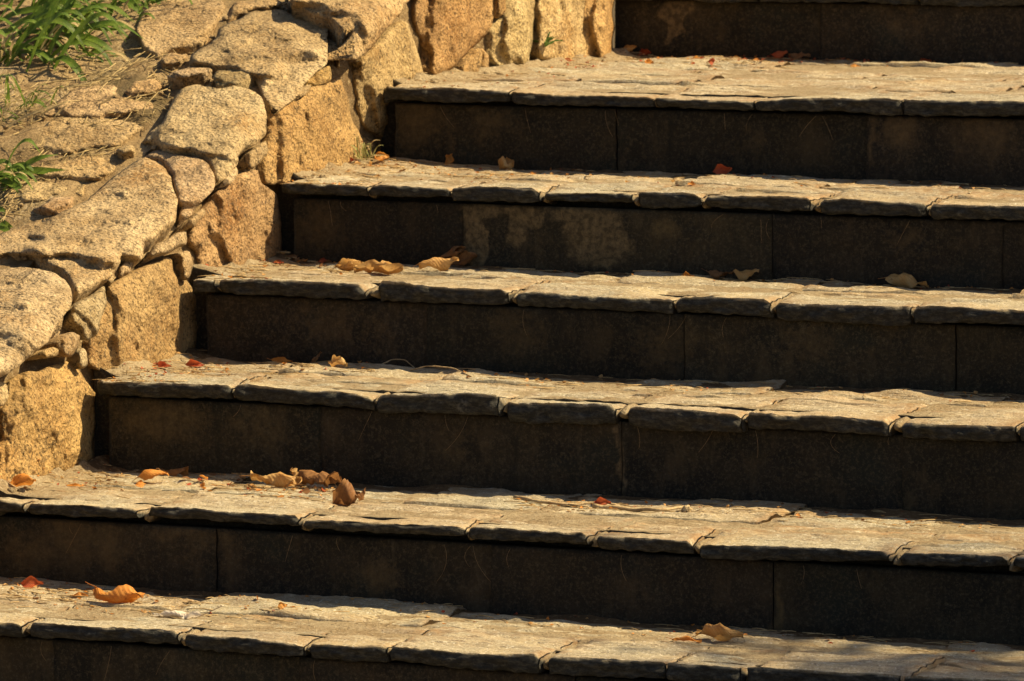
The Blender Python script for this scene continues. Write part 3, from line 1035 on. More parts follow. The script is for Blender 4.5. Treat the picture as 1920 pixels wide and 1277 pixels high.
PALE = (1.08, 1.06, 1.05)
STONES = [
 # cap stones
 (c1([(1180,240),(1250,150),(1330,110),(1440,60),(1560,58),(1680,85),(1800,90),(1835,140),(1845,240),(1850,330),(1830,365),(1700,465),(1690,520),(1600,600),(1560,620),(1530,600),(1490,560),(1470,500),(1430,440),(1300,385),(1190,385),(1060,385),(1080,310)]), .040, 'granite', .035, (1.02,1,.97)),
 (c1([(935,430),(990,385),(1100,375),(1195,392),(1175,420),(1080,440),(960,458)]), .034, 'granite', .012, (.95,.93,.9)),
 (c1([(1192,420),(1210,392),(1300,385),(1420,400),(1440,440),(1400,462),(1330,472),(1222,476)]), .034, 'granite', .014, (1,.98,.95)),
 (c1([(790,795),(860,740),(920,690),(960,590),(1010,510),(1080,480),(1200,490),(1380,488),(1450,520),(1480,580),(1500,650),(1502,720),(1490,770),(1440,810),(1370,840),(1340,880),(1330,930),(1290,980),(1230,1022),(1213,1000),(1190,920),(1150,880),(1080,852),(960,828),(860,812)]), .038, 'granite', .035, (.99,.95,.90)),
 (c1([(1380,850),(1430,838),(1495,785),(1502,850),(1460,920),(1420,955),(1385,940)]), .006, 'granite', .014, (.85,.83,.78)),
 (c1([(1235,1030),(1290,985),(1335,930),(1340,970),(1300,1030),(1250,1055)]), .018, 'granite', .012, (.98,.95,.9)),
 (c1([(800,885),(870,848),(960,845),(1080,868),(1160,895),(1195,955),(1212,1030),(1200,1062),(1140,1110),(1090,1170),(1060,1222),(1008,1232),(1002,1130),(985,1085),(968,1000),(925,930)]), .034, 'granite', .03, PALE),
 (c1([(250,1225),(420,1170),(480,1130),(600,1030),(700,950),(800,885),(925,930),(965,1000),(980,1090),(998,1130),(1000,1240),(880,1330),(800,1380)]) + c4([(800,190),(770,190),(690,150),(660,230),(620,275),(600,290),(500,350),(440,395),(420,370),(400,310),(370,262),(330,232),(200,188),(60,150),(0,165),(-200,150),(-200,60),(0,40),(100,0)]), .042, 'granite', .035, (1.02,1,.95)),
 (c4([(-330,330),(-200,260),(0,228),(100,225),(200,235),(300,250),(360,290),(393,350),(400,410),(380,480),(330,530),(290,590),(270,650),(220,690),(150,740),(100,790),(60,820),(0,842),(-200,850),(-330,760)]), .068, 'granite', .045, (1.10,1.10,1.10)),
 # chinking stones between the caps and the face
 (c4([(225,700),(290,665),(332,680),(332,712),(280,748),(232,738)]), .022, 'granite', .012, (.98,.95,.85)),
 (c4([(318,640),(400,590),(455,605),(440,680),(400,742),(350,720),(328,690)]), .020, 'granite', .016, (.92,.9,.85)),
 (c4([(428,700),(465,658),(492,700),(482,780),(440,805),(424,760)]), .014, 'granite', .014, (.95,.95,.92)),
 (c4([(405,450),(440,415),(510,380),(590,325),(598,420),(572,520),(545,590),(500,640),(470,620),(460,560),(430,560),(400,520)]), .012, 'granite', .018, (.82,.86,.82)),
 (c4([(660,230),(690,170),(740,140),(790,150),(782,200),(730,250),(665,292)]), .014, 'granite', .014, (.85,.8,.72)),
 (c4([(600,300),(640,255),(655,300),(620,335)]), .008, 'granite', .01, (.95,.92,.85)),
 (c4([(835,180),(850,140),(862,108),(960,40),(1050,15),(1052,100),(990,132),(900,150)]), .026, 'granite', .016, (.95,.94,.88)),
 (c4([(1000,138),(1078,130),(1090,200),(1082,260),(1050,300),(1030,282),(1000,200)]), .012, 'granite', .014, (1,.98,.93)),
 (c1([(1060,1270),(1075,1235),(1150,1165),(1165,1190),(1120,1250),(1080,1290)]), .012, 'granite', .012, (.9,.85,.78)),
 (c1([(1680,500),(1745,475),(1750,500),(1700,545),(1650,540)]), .018, 'granite', .01, (.95,.92,.85)),
 (c1([(1720,465),(1800,400),(1855,375),(1865,420),(1850,455),(1770,470)]), .012, 'granite', .012, (1.05,.95,.75)),
 # face stones
 (c4([(510,625),(545,585),(572,480),(600,330),(650,292),(720,255),(800,215),(860,185),(950,170),(970,200),(990,260),(1060,302),(1120,400),(1120,560),(1100,690),(1060,790),(850,790),(700,800),(560,810),(500,775),(495,690)]), .004, 'ochre', .03, (1.08,1.06,1.02)),
 (c4([(1060,110),(1058,45),(1075,0)]) + c1([(1085,1235),(1150,1175),(1222,1070),(1330,990),(1458,952),(1472,1020),(1512,1060),(1560,1080),(1580,1200)]) + c4([(1580,-40),(1590,100),(1590,180),(1480,222),(1330,235),(1160,270),(1100,272),(1092,200),(1085,130)]), .004, 'ochre', .028, (1.08,1.05,1.0)),
 (c1([(1500,640),(1530,625),(1600,590),(1700,545),(1750,480),(1850,460),(1918,432)]) + c2([(5,450),(30,530),(70,680),(112,770),(200,800),(240,960),(140,990)]) + c1([(1900,995),(1750,1010),(1560,1035),(1500,1035),(1478,940),(1505,850),(1500,780),(1490,700)]), .006, 'ochre', .03, (1.1,1.02,.92)),
 (c2([(72,400),(130,320),(250,200),(330,112),(372,140),(420,250),(460,380),(482,440),(380,490),(290,530),(270,600),(270,700),(240,800),(110,700),(80,600),(75,480)]), .002, 'granite', .028, (.98,.93,.82)),
 ([(540,-40),(545,12),(580,26),(612,32),(640,50),(664,56),(666,112),(694,92),(720,60),(745,30),(775,-5),(775,-60)], .062, 'granite', .022, (1.0,.95,.85)),
 (c2([(405,-60),(860,-60),(866,80),(820,190),(740,272),(660,352),(632,390),(500,432),(472,340),(430,200),(400,90)]), .004, 'ochre', .026, (1.16,1.1,.98)),
 (c2([(660,370),(770,262),(785,270),(790,410),(700,425)]), .0, 'ochre', .012, (1.05,1,.95)),
 (c2([(790,265),(832,310),(824,375),(795,400)]), .002, 'ochre', .012, (1.05,1,.95)),
 (c2([(868,-60),(935,-60),(925,72),(872,112)]), -.004, 'ochre', .014, (1.05,1,.9)),
 (c2([(940,80),(962,-60),(1082,-60),(1090,80),(1072,200),(1062,280),(1052,380),(920,396),(852,332),(850,250),(832,180),(880,130)]), .006, 'granite', .024, (1.06,1.03,.95)),
 (c2([(1095,-60),(1372,-60),(1366,100),(1360,200),(1380,330),(1382,380),(1200,365),(1110,335),(1102,250),(1092,100)]), .006, 'granite', .028, (1.1,1.04,.92)),
 (c2([(1378,-60),(1532,-60),(1530,320),(1392,345),(1366,200),(1372,100)]), .004, 'ochre', .024, (1.2,1.12,.98)),
 (c4([(60,860),(120,812),(240,800),(300,770),(400,752),(440,800),(480,860),(530,930),(530,1010),(530,1130),(530,1277)]) + c7([(530,0),(530,110),(300,120),(100,180),(0,195),(-200,200),(-200,-80),(0,-80)]) + c4([(0,1030),(40,990),(52,900)]), .004, 'ochre', .03, (1.1,1.06,1.0)),
 (c4([(-200,870),(0,858),(40,870),(50,950),(20,1000),(-200,1010)]), .01, 'granite', .016, (1.05,1,.9)),
 # flat stones bedded in the bank behind the caps
 (c1([(800,60),(900,10),(1000,-60),(1240,-60),(1265,40),(1215,130),(1150,235),(1060,285),(960,280),(880,320),(795,260),(765,150)]), .004, 'granite', .02, (.92,.84,.74)),
 (c1([(900,330),(960,292),(1060,302),(1010,372),(912,385)]), .016, 'granite', .014, (1,.95,.86)),
 (c1([(1260,140),(1300,20),(1480,-20),(1620,20),(1640,70),(1560,48),(1440,52),(1330,98)]), .012, 'granite', .014, (.92,.86,.76)),
 (c1([(1640,60),(1660,-70),(1860,-90),(1915,20),(1920,95),(1830,100),(1770,80)]), .03, 'granite', .02, (1.02,.97,.86)),
 (c1([(60,890),(80,740),(160,680),(400,660),(640,645),(850,645),(885,668),(745,760),(690,830),(430,850),(320,905),(160,920)]), .003, 'granite', .022, (.97,.9,.8)),
 (c1([(640,850),(745,812),(760,860),(690,885)]), .022, 'granite', .01, (1,.95,.85)),
 (c1([(100,930),(330,912),(480,868),(640,880),(660,935),(570,1015),(430,1000),(250,1000),(110,995)]), .002, 'granite', .016, (1,.93,.82)),
 (c1([(20,1090),(130,1015),(300,1010),(490,1032),(475,1110),(300,1090),(180,1175),(60,1200)]), .002, 'granite', .014, (1,.93,.82)),
 (c1([(180,1180),(300,1100),(420,1110),(400,1160),(330,1205),(260,1190)]), .012, 'granite', .014, (1,.93,.83)),
 (c1([(160,670),(330,560),(400,500),(640,465),(695,545),(860,580),(895,635),(640,638),(430,652)]), .003, 'granite', .016, (.95,.87,.76)),
 (c1([(760,430),(880,440),(930,480),(860,540),(720,560),(690,520)]), .004, 'granite', .014, (.95,.8,.66)),
 # stones just outside the picture
 ([(-220,900),(-20,905),(-10,1110),(-40,1180),(-220,1190)], .004, 'ochre', .03, (1.08,1.04,1)),
 ([(-420,700),(-230,720),(-230,900),(-230,1180),(-420,1180)], .006, 'ochre', .03, (1.08,1.04,1)),
 ([(-300,430),(-90,440),(-75,490),(-130,525),(-330,540)], .04, 'granite', .035, PALE),
 ([(780,-180),(930,-180),(930,-30),(780,-30)], .01, 'granite', .03, PALE),
 ([(560,-200),(770,-200),(770,-70),(550,-50)], .04, 'granite', .03, PALE),
 ([(940,-180),(1150,-180),(1155,-30),(940,-30)], .01, 'granite', .03, PALE),
]
for i, (pts, H, mat, wd, tint) in enumerate(STONES):
    Hh = (H * .62 if H < .06 else H * .85) - .004
    poly_stone(pts, Hh, mat, wd, sink=.013 if wd > .02 else .009, seed=i + 1, facet=.012 if wd > .02 else .005, rough=.8 if wd > .02 else .5, tint=tint)

# mortar and earth packed behind the stones, and the bank they retain
def profile_sheet(y0, y1, ny, us, sinkv, seed, amp):
    """(y, u) grid along the wall's profile: u<0 down the face, u>0 back along the top"""
    ys = np.linspace(y0, y1, ny)
    U, Yg = np.meshgrid(us, ys)
    zt_ = np.interp(Yg, _yy, _zz) - .02
    x = np.where(U > 0, -U, 0.)
    z = np.where(U > 0, zt_ + .06 * U, zt_ + U)
    P = p3(x, Yg, z)
    for _ in range(6):                       # settle onto the sheet, a little inside it
        s = sheet(P) + sinkv
        P = P - sheet_normal(P) * s[..., None]
    P = P + sheet_normal(P) * (amp * fbm(P * 9, 5, seed))[..., None]
    return P


us = np.concatenate([-np.linspace(1.1, .06, 130), np.linspace(-.05, .06, 16)])
P = profile_sheet(-1.6, 3.20, 460, us, .034, 301, .009)
mesh_obj('mortar', P.reshape(-1, 3), [q[::-1] for q in grid_faces(P.shape[0], P.shape[1])], M['mortar'], wall)
us = np.linspace(.02, .215, 46)
P = profile_sheet(-1.6, 3.20, 560, us, .013, 303, .013)
mesh_obj('packed_earth', P.reshape(-1, 3), [q[::-1] for q in grid_faces(P.shape[0], P.shape[1])], M['gully'], wall)
us = np.concatenate([np.linspace(.20, .80, 110), np.linspace(.78, 5.5, 24)])
P = profile_sheet(-3., 4.4, 420, us, .016, 302, .013)
bk = np.clip((-P[..., 0] - .9) / 4, 0, 1)
P[..., 2] += bk * .35
tag(mesh_obj('soil_bank', P.reshape(-1, 3), [q[::-1] for q in grid_faces(P.shape[0], P.shape[1])], M['bank']), kind='structure')
# low earth bank that closes the far side of the flight, right of the picture
ys = np.linspace(-3, 5, 60)
xs = np.linspace(XR, 14, 30)
Xb, Yb = np.meshgrid(xs, ys)
Zb = np.clip(Yb, -1.3, 4.2) * .30 + .02 + .05 * fbm(p3(Xb * 1.5, Yb * 1.5), 4, 9) + .03 * (Xb - XR)
Zb = np.where(Yb < -1.2, np.maximum(GROUND_Z - .1, Zb - (-1.2 - Yb) * .5), Zb)
tag(mesh_obj('soil_slope', p3(Xb, Yb, Zb).reshape(-1, 3), grid_faces(60, 30), M['soil'], center=False), kind='structure')

# pebbles and crumbs lying in the joints and on the bank
g = Geo()
for i in range(260):
    px, py = rng.uniform(0, 640), rng.uniform(0, 520)
    if py > 520 - px * .75:
        continue
    S_ = to_sheet(np.array([px]), np.array([py]), -.006)[0]
    s = rng.choice((.002, .0025, .0035, .006))
    g.add(*lump(S_, np.array((1, 1, .7)) * s, i, 7, 5))
tag(g.build('gravel', M['soil'], center=False), kind='stuff')

# ------------------------------------------------------------------ things lying and growing on the steps and the bank
bpy.context.view_layer.update()
DG = bpy.context.evaluated_depsgraph_get()


def hit_px(px, py):
    """the point of the steps or the bank that the line through this spot of the picture meets"""
    d = ray(np.array([px]), np.array([py]))[0]
    d = Vector(d).normalized()
    ok, loc, nor, *_ = scene.ray_cast(DG, Vector(CAM), d)
    return np.array(loc), np.array(nor)


def floor_at(x, y, z):
    ok, loc, nor, *_ = scene.ray_cast(DG, Vector((x, y, z)), Vector((0, 0, -1)))
    return loc.z if ok else z


def on_tread(px, py, k):
    """a spot on tread k; spots that fall on the riser behind are brought forward to its foot"""
    P = onz(px, py, SZ[k])
    y = min(max(P[1], SY[k] + .015), SY[k + 1] + OV - .012)
    if y != P[1]:
        P = ony(px, py, y)
    return np.array([P[0], y, floor_at(P[0], y, SZ[k] + .06)])


def leaf_mesh(L, W, longcurl, fold, seed, twist=0., wave=.12, nu=15, nv=9, stalk=.22, tear=0.):
    r = random.Random(seed)
    u = np.linspace(0, 1, nu)
    v = np.linspace(-1, 1, nv)
    U, Vv = np.meshgrid(u, v, indexing='ij')
    half = W / 2 * np.sin(math.pi * np.clip(U, .0, 1) ** .82) ** .85 * (1 - .25 * U)
    half = half + W * .02
    half = half * (1 + .10 * vnoise(p3(U * 7, np.sign(Vv) * 3, seed), seed) - tear * np.clip(vnoise(p3(U * 9, np.sign(Vv) * 5, seed + 2), seed + 4), 0, 1))
    ang = Vv * fold * (.6 + .6 * np.sin(math.pi * U))
    if abs(fold) > .05:
        ty = half * np.sin(ang) / fold
        tz = half * (1 - np.cos(ang)) / fold
    else:
        ty, tz = half * Vv, 0 * Vv
    a = longcurl * (U - .5)
    if abs(longcurl) > .05:
        x = L / longcurl * np.sin(a)
        zc = L / longcurl * (1 - np.cos(a))
    else:
        x, zc, a = L * (U - .5), 0 * U, 0 * U
    tw = twist * (U - .5)
    ty, tz = ty * np.cos(tw) - tz * np.sin(tw), ty * np.sin(tw) + tz * np.cos(tw)
    z = zc + tz * np.cos(a)
    x = x - tz * np.sin(a)
    z = z + W * wave * fbm(p3(U * 3.2, Vv * 1.3, seed), 3, seed)
    V = np.stack([x, ty + W * wave * .6 * vnoise(p3(U * 4, Vv, seed + 5), seed), z], -1).reshape(-1, 3)
    F = grid_faces(nu, nv)
    UV = np.stack([U, (Vv + 1) / 2], -1).reshape(-1, 2)
    if stalk:
        i = nv // 2
        p0 = V[i]
        p1 = V[nv + i]
        d = p0 - p1
        d /= np.linalg.norm(d)
        pts = [p0 + d * L * stalk * q + np.array([0, 0, .02 * L * q * q]) for q in (-.25, 0, .35, .7, 1)]
        tv, tf = tube(pts, np.array([.5, 1, .9, .8, .9]) * max(.0006, L * .009), 5)
        F = F + [tuple(j + len(V) for j in q) for q in tf]
        V = np.concatenate([V, tv])
        UV = np.concatenate([UV, np.tile([[.5, .5]], (len(tv), 1))])
    return V, F, UV


def uv_mesh(o, UV):
    me = o.data
    lay = me.uv_layers.new(name='UVMap')
    idx = np.empty(len(me.loops), np.int32)
    me.loops.foreach_get('vertex_index', idx)
    lay.data.foreach_set('uv', UV[idx].astype(np.float32).ravel())


LEAVES = [
 # px, py (foot), step, length, width, yaw, long curl, fold, roll, pitch, material, label
 (222,1133,0,.105,.086,-6,-.5,-2.3,0,0,'leaf_orange','large orange leaf folded like a tent at the left end of the lowest tread','leaf'),
 (334,1157,0,.095,.062,176,.6,3.1,-14,0,'leaf_pale','pale curled leaf with long stalk, right of the large folded orange leaf'),
 (530,1153,0,.018,.017,40,.4,1.2,60,20,'leaf_orange','tiny bright orange leaf scrap standing alone on the lowest tread'),
 (1288,1202,0,.050,.026,5,.2,3.0,10,0,'leaf_orange','smooth orange rolled leaf touching a ribbed leaf on the lowest tread'),
 (1345,1202,0,.076,.034,-3,-.5,-2.0,20,0,'leaf_tan','ribbed tan orange leaf lying right of the smooth rolled leaf'),
 (60,1110,0,.040,.026,20,.3,1.0,40,0,'leaf_red','dark red leaf in the shade at the far left of the lowest tread'),
 (150,1122,0,.030,.014,10,.3,1.0,10,0,'leaf_orange','thin orange scrap just left of the large folded leaf'),
 (40,924,1,.060,.044,-12,.5,1.7,-62,8,'leaf_orange','orange leaf standing folded at the left edge beneath the wall'),
 (283,906,1,.066,.036,8,-1.5,-1.2,15,6,'leaf_orange','arched orange leaf casting a dark hollow, left of the tiny orange pod'),
 (318,896,1,.070,.030,4,-.5,-1.2,0,0,'leaf_brown','dark brown leaf lying behind the arched orange leaf'),
 (263,912,1,.022,.016,60,.4,1.2,50,0,'leaf_orange','small orange scrap under the arched leaf'),
 (374,909,1,.017,.014,80,1.2,2.6,30,0,'leaf_red','tiny orange red pod right of the arched leaf'),
 (517,916,1,.085,.036,10,-.6,-1.5,12,0,'leaf_tan','long tan curled leaf at the left of the dry leaf cluster'),
 (549,913,1,.050,.026,118,1.2,2.2,30,34,'leaf_tan','tan leaf standing upright in the middle of the dry cluster'),
 (597,916,1,.076,.044,-6,-.8,-1.4,10,0,'leaf_brown','brown crumpled leaf at the right of the dry leaf cluster'),
 (653,947,1,.054,.046,12,1.3,1.5,-18,0,'leaf_brown','dark brown cupped leaf standing alone on the second tread from below'),
 (103,893,1,.026,.018,10,.4,1.4,40,0,'leaf_red','small red leaf tucked against the foot of the wall'),
 (140,912,1,.032,.011,12,.2,.6,5,0,'leaf_orange','thin orange sliver lying right of the standing orange leaf'),
 (1130,950,1,.030,.016,5,.3,1.2,30,0,'leaf_red','small red leaf caught between two twigs'),
 (306,693,2,.038,.020,-6,.3,1.4,20,0,'leaf_red','flat salmon red leaf beside the wall on the third tread'),
 (366,690,2,.036,.022,14,.3,1.6,35,0,'leaf_red','dark red leaf in the corner where riser meets wall'),
 (530,686,2,.046,.022,-4,.5,1.4,18,0,'leaf_orange','orange brown leaf at the riser foot left of a dark curl'),
 (594,684,2,.030,.014,60,.9,2.2,30,40,'leaf_brown','dark curled leaf standing at the riser foot'),
 (634,694,2,.034,.024,10,.4,1.2,20,0,'leaf_tan','small tan leaf right of the dark standing curl'),
 (657,507,3,.056,.028,14,.7,1.6,24,6,'leaf_tan','tan leaf with raised tip left of the long curled leaf'),
 (712,513,3,.100,.032,-5,.5,1.9,10,0,'leaf_tan','long tan curled leaf on the fourth tread'),
 (822,512,3,.070,.030,22,-.6,-1.6,18,8,'leaf_tan','light tan leaf leaning into the crumpled brown one'),
 (848,505,3,.056,.040,35,.9,1.9,40,22,'leaf_brown','crumpled red brown leaf standing on the fourth tread'),
 (872,500,3,.050,.022,40,.4,1.2,20,20,'leaf_brown','dim olive brown leaf right of the crumpled one'),
 (606,492,3,.020,.016,40,.4,1.4,40,0,'leaf_red','dark red scrap in the shade beside the wall end of the fourth tread'),
 (1290,526,3,.026,.020,0,.5,1.8,30,0,'leaf_orange','small orange curl left of a dry brown leaf'),
 (1352,522,3,.048,.022,6,-.6,-1.2,15,0,'leaf_brown','dry brown leaf with a pale torn edge on the fourth tread'),
 (1402,522,3,.044,.022,10,-.3,-1.0,10,0,'leaf_tan','dull flat leaf in the shade right of the torn brown leaf'),
 (1704,534,3,.082,.034,-12,-.9,-1.1,20,0,'leaf_tan','arched olive tan leaf in the shade at the right of the fourth tread'),
 (654,319,4,.026,.020,0,.5,1.5,30,0,'leaf_red','red leaf beside the grass tuft at the foot of the wall'),
 (716,318,4,.030,.028,30,.6,1.5,40,10,'leaf_orange','orange red leaf right of the yellow grass tuft'),
 (842,316,4,.028,.025,70,.6,1.4,40,45,'leaf_orange','orange leaf standing upright on the fifth tread'),
 (950,322,4,.036,.030,-14,.7,1.5,-22,10,'leaf_tan','brown half curled leaf right of the upright orange leaf'),
 (998,327,4,.016,.012,0,.4,1.2,20,0,'leaf_orange','tiny orange scrap right of the half curled brown leaf'),
 (1355,336,4,.040,.030,10,.5,1.3,40,10,'leaf_red','dark red leaf standing in the shade at the riser of the fifth tread'),
 (1297,349,4,.016,.012,30,.4,1.2,30,0,'leaf_orange','tiny orange scrap at the front edge of the fifth tread'),
 (1156,104,5,.026,.022,30,.6,1.4,40,16,'leaf_red','bright red leaf at the far left corner of the landing'),
 (1181,106,5,.034,.028,20,-1.2,-1.3,10,10,'leaf_orange','arched orange leaf between two red leaves on the landing'),
 (1210,106,5,.034,.026,-16,.6,1.4,36,0,'leaf_red','dark red leaf right of the arched orange one on the landing'),
 (1217,124,5,.020,.018,30,.5,1.4,40,0,'leaf_orange','small orange brown leaf in front of the arched one on the landing'),
 (1066,124,5,.024,.012,10,.3,1.0,10,0,'leaf_red','reddish scrap right of the green weed'),
 (1133,121,5,.016,.010,10,.3,1.0,10,0,'leaf_orange','tiny orange scrap on the landing near the wall corner'),
 (1382,116,5,.036,.024,10,.6,1.5,36,0,'leaf_orange','orange leaf in the litter strip along the landing riser'),
 (1462,110,5,.042,.026,-10,-.6,-1.2,20,8,'leaf_red','dark red leaf tent in the shade right of the litter strip'),
 (1500,110,5,.044,.018,4,-.3,-1.0,10,0,'leaf_brown','flat brown leaf in the shade along the landing riser'),
 (1734,118,5,.032,.026,0,.5,1.4,44,14,'leaf_red','lone red leaf in the shade at the right of the landing'),
 (1604,124,5,.022,.012,10,.3,1.0,10,0,'leaf_orange','small orange scrap on the sunlit middle of the landing'),
]
for i, row in enumerate(LEAVES):
    px, py, k, L, W, yaw, lc, fo, roll, pitch, mt, lab = row[:12]
    if 'tan' in mt or 'brown' in mt:
        L, W, fo = L * 1.1, W * 1.45, fo * 1.45
    V, F, UV = leaf_mesh(L, W, lc, fo, 70 + i, twist=rng.uniform(-.9, .9), wave=.22 if ('tan' in mt or 'brown' in mt) else (.12 if L > .03 else .16), tear=.25 if 'brown' in mt or 'tan' in mt else .1,
                         stalk=.55 if 'pale' in mt else (.2 if L > .04 else 0))
    if roll > 0 and L > .02:
        roll = min(66, roll * 1.25 + 14)
    m = Matrix.Rotation(R(yaw), 3, 'Z') @ Matrix.Rotation(R(-pitch), 3, 'Y') @ Matrix.Rotation(R(roll), 3, 'X')
    V = V @ np.array(m).T
    if fo < -1 and roll < 20:                # tent shaped leaves: the edges have settled flat on the stone
        zl, zh = V[:, 2].min(), V[:, 2].max()
        V[:, 2] = np.maximum(V[:, 2], zl + .26 * (zh - zl)) + .0006 * rng.random()
    P = on_tread(px, py, k)
    V = V + np.array([P[0], P[1], P[2] - V[:, 2].min() + .0006])
    back = SY[k + 1] + OV - .004 - V[:, 1].max()
    if back < 0:
        V[:, 1] += back
    o = mesh_obj('fallen_leaf', V, F, M[mt], center=True, base=True)
    uv_mesh(o, UV)
    tag(o, lab, 'leaf', 'fallen leaves on the steps')

# twigs
TWIGS = [
 ([(965,937),(1000,946),(1060,948),(1115,948),(1155,951)], 1, .0032, 'thin forked twig lying along the second tread, left of a thicker twig', True),
 ([(1112,953),(1150,955),(1190,957),(1240,963),(1292,958)], 1, .0040, 'thicker bent twig lying along the second tread from below', False),
 ([(655,672),(672,682),(690,690)], 2, .0009, 'fine dry stalk leaning on the third tread near the wall', False),
 ([(716,692),(735,686),(760,684),(778,692)], 2, .0011, 'fine arched stalk on the third tread', False),
 ([(690,696),(800,692),(900,700)], 2, .0009, 'long straight stalk lying at the riser foot of the third tread', False),
 ([(770,698),(800,700),(850,705),(885,712)], 2, .0014, 'short reddish stalk right of the arched one', False),
 ([(736,310),(790,314),(850,320)], 4, .0014, 'thin stalk lying in front of the upright orange leaf', False),
]
for pts, k, rad, lab, fork in TWIGS:
    W3 = []
    for j, (px, py) in enumerate(pts):
        P = on_tread(px, py, k)
        P[2] += rad * .9
        if 'arched' in lab and 0 < j < len(pts) - 1:
            P[2] += .012
        W3.append(P)
    W3 = np.array(W3)
    t = np.linspace(0, len(W3) - 1, 22)
    Q = np.stack([np.interp(t, range(len(W3)), W3[:, c]) for c in range(3)], 1)
    for _ in range(2):
        Q[1:-1] = (Q[:-2] + 2 * Q[1:-1] + Q[2:]) / 4
    Q[:, 2] += rad * .8 * vnoise(p3(t * 2, k, rad * 900), 4) + rad * .3
    g = Geo()
    g.add(*tube(Q, rad * (1 - .45 * t / t[-1]) * (1 + .25 * vnoise(p3(t * 3, 1, 2), 5)), 7))
    if fork:
        a = Q[11]
        g.add(*tube([a, a + np.array([.02, -.012, .001]), a + np.array([.045, -.016, .0])], [rad * .6, rad * .5, rad * .3], 6))
    tag(g.build('fallen_twig', M['twig'], center=True, base=True), lab, 'twig', 'twigs and stalks on the treads')

# pale pebble by the twig
P = on_tread(1287, 962, 1)
tag(mesh_obj('pebble', *lump(P + np.array([0, 0, .006]), (.009, .008, .0075), 5, 12, 8, .2), M['granite'], base=True), 'small pale pebble at the right end of the thicker twig', 'pebble')

# crumbs of leaves, needles and dust blown to the back of the treads
g = Geo()
STRIPS = [(0,560,1900,1175,9,90),(1,1180,1900,968,7,70),(2,1100,1900,732,6,70),(3,1420,1900,533,5,50),(4,1400,1900,345,5,50),(5,1640,1900,118,4,40),(5,1045,1140,121,8,40),(5,1170,1300,112,6,50),(5,1290,1430,115,7,160),(5,1430,1640,112,6,70),(4,650,770,319,7,80),(4,770,1110,326,6,80),(4,1110,1400,334,5,30),(3,495,650,494,8,70),
          (3,900,1250,512,5,30),(3,1280,1420,522,4,30),(2,270,430,690,8,80),(2,470,700,690,8,70),(2,860,1100,712,6,30),(1,60,240,898,12,80),(1,330,640,912,10,110),(1,960,1180,948,6,50),
          (0,10,180,1116,9,80),(0,180,560,1138,10,60),(5,700,1040,145,14,90),(4,510,700,336,10,60),(3,360,500,512,10,50),(2,170,340,706,10,60)]
for k, x0, x1, py, dy, n in STRIPS:
    for i in range(int(n * 1.8)):
        px = rng.uniform(x0, x1)
        P = on_tread(px, py + (px - (x0 + x1) / 2) * (.006, .022, .03, .038, .05, .058)[5 - k] + rng.gauss(0, dy), k)
        if rng.random() < .55:
            L = rng.uniform(.003, .011) * (1.9 if (k, x0) in ((5, 1290), (5, 1430), (1, 330), (3, 495), (4, 650)) and rng.random() < .4 else 1)
            V, F, UV = leaf_mesh(L, L * rng.uniform(.4, .9), rng.uniform(-1, 1.4), rng.uniform(-1, 1.6), rng.randrange(9999), nu=5, nv=4, stalk=0)
            m = Matrix.Rotation(rng.uniform(0, 6.28), 3, 'Z') @ Matrix.Rotation(rng.gauss(0, .5), 3, 'X')
            V = V @ np.array(m).T
            V += np.array([P[0], P[1], P[2] - V[:, 2].min() + .0004])
            g.add(V, F, rng.choice((0, 1, 1, 1, 3) if k == 5 else (0, 0, 2, 2, 3, 3, 1)))
        else:
            L = rng.uniform(.012, .05)
            a = rng.gauss(0, .5)
            q = rng.uniform(-.3, .3)
            d = np.array([math.cos(a), math.sin(a), 0])
            e = np.array([-d[1], d[0], 0])
            pts = [P + d * L * t + e * L * q * (t * t - .25) + np.array([0, 0, .001 + .006 * abs(q) * (1 - 4 * t * t)]) for t in (-.5, -.17, .17, .5)]
            g.add(*tube(pts, rng.uniform(.0005, .0009), 4), 4)
tag(g.build('leaf_litter', [M['leaf_orange'], M['leaf_red'], M['leaf_tan'], M['leaf_brown'], M['fibre']], center=False), kind='stuff')

# rootlets and pine needles hanging from under the slabs
g = Geo()
HANG = [(5,1525,40),(5,1536,44),(5,1405,30),(5,1352,30),(4,1350,26),(4,1420,50),(4,1440,40),(3,1250,50),(3,1280,40),(2,870,60),(2,690,50),(2,1410,44),(2,1560,30),(1,825,60),(1,880,56),(1,950,30),(1,1500,30),(1,1600,30),(0,70,30),(0,200,70)]
for i in range(30):
    HANG.append((rng.choice((0, 1, 2, 3, 4, 5)), rng.uniform(30, 1900), rng.uniform(12, 60)))
for k, px, ln in HANG:
    if k == 0 and px > 1100:
        continue
    x = px_to_x(k, px)
    if x < .05:
        continue
    L = ln / 950
    a, b = rng.gauss(0, .35), rng.gauss(0, .5)
    y0 = SY[k] + OV - .004
    z0 = SZ[k] - .034
    pts = [(x + L * (a * t + b * t * (1 - t)), y0 - .004 * math.sin(3 * t), z0 - L * t) for t in np.linspace(0, 1, 7)]
    g.add(*tube(pts, np.linspace(.0005, .0003, 7), 4))
tag(g.build('hanging_rootlets', M['rootlet'], center=False), kind='stuff')

# ------------------------------------------------------------------ grass on the bank


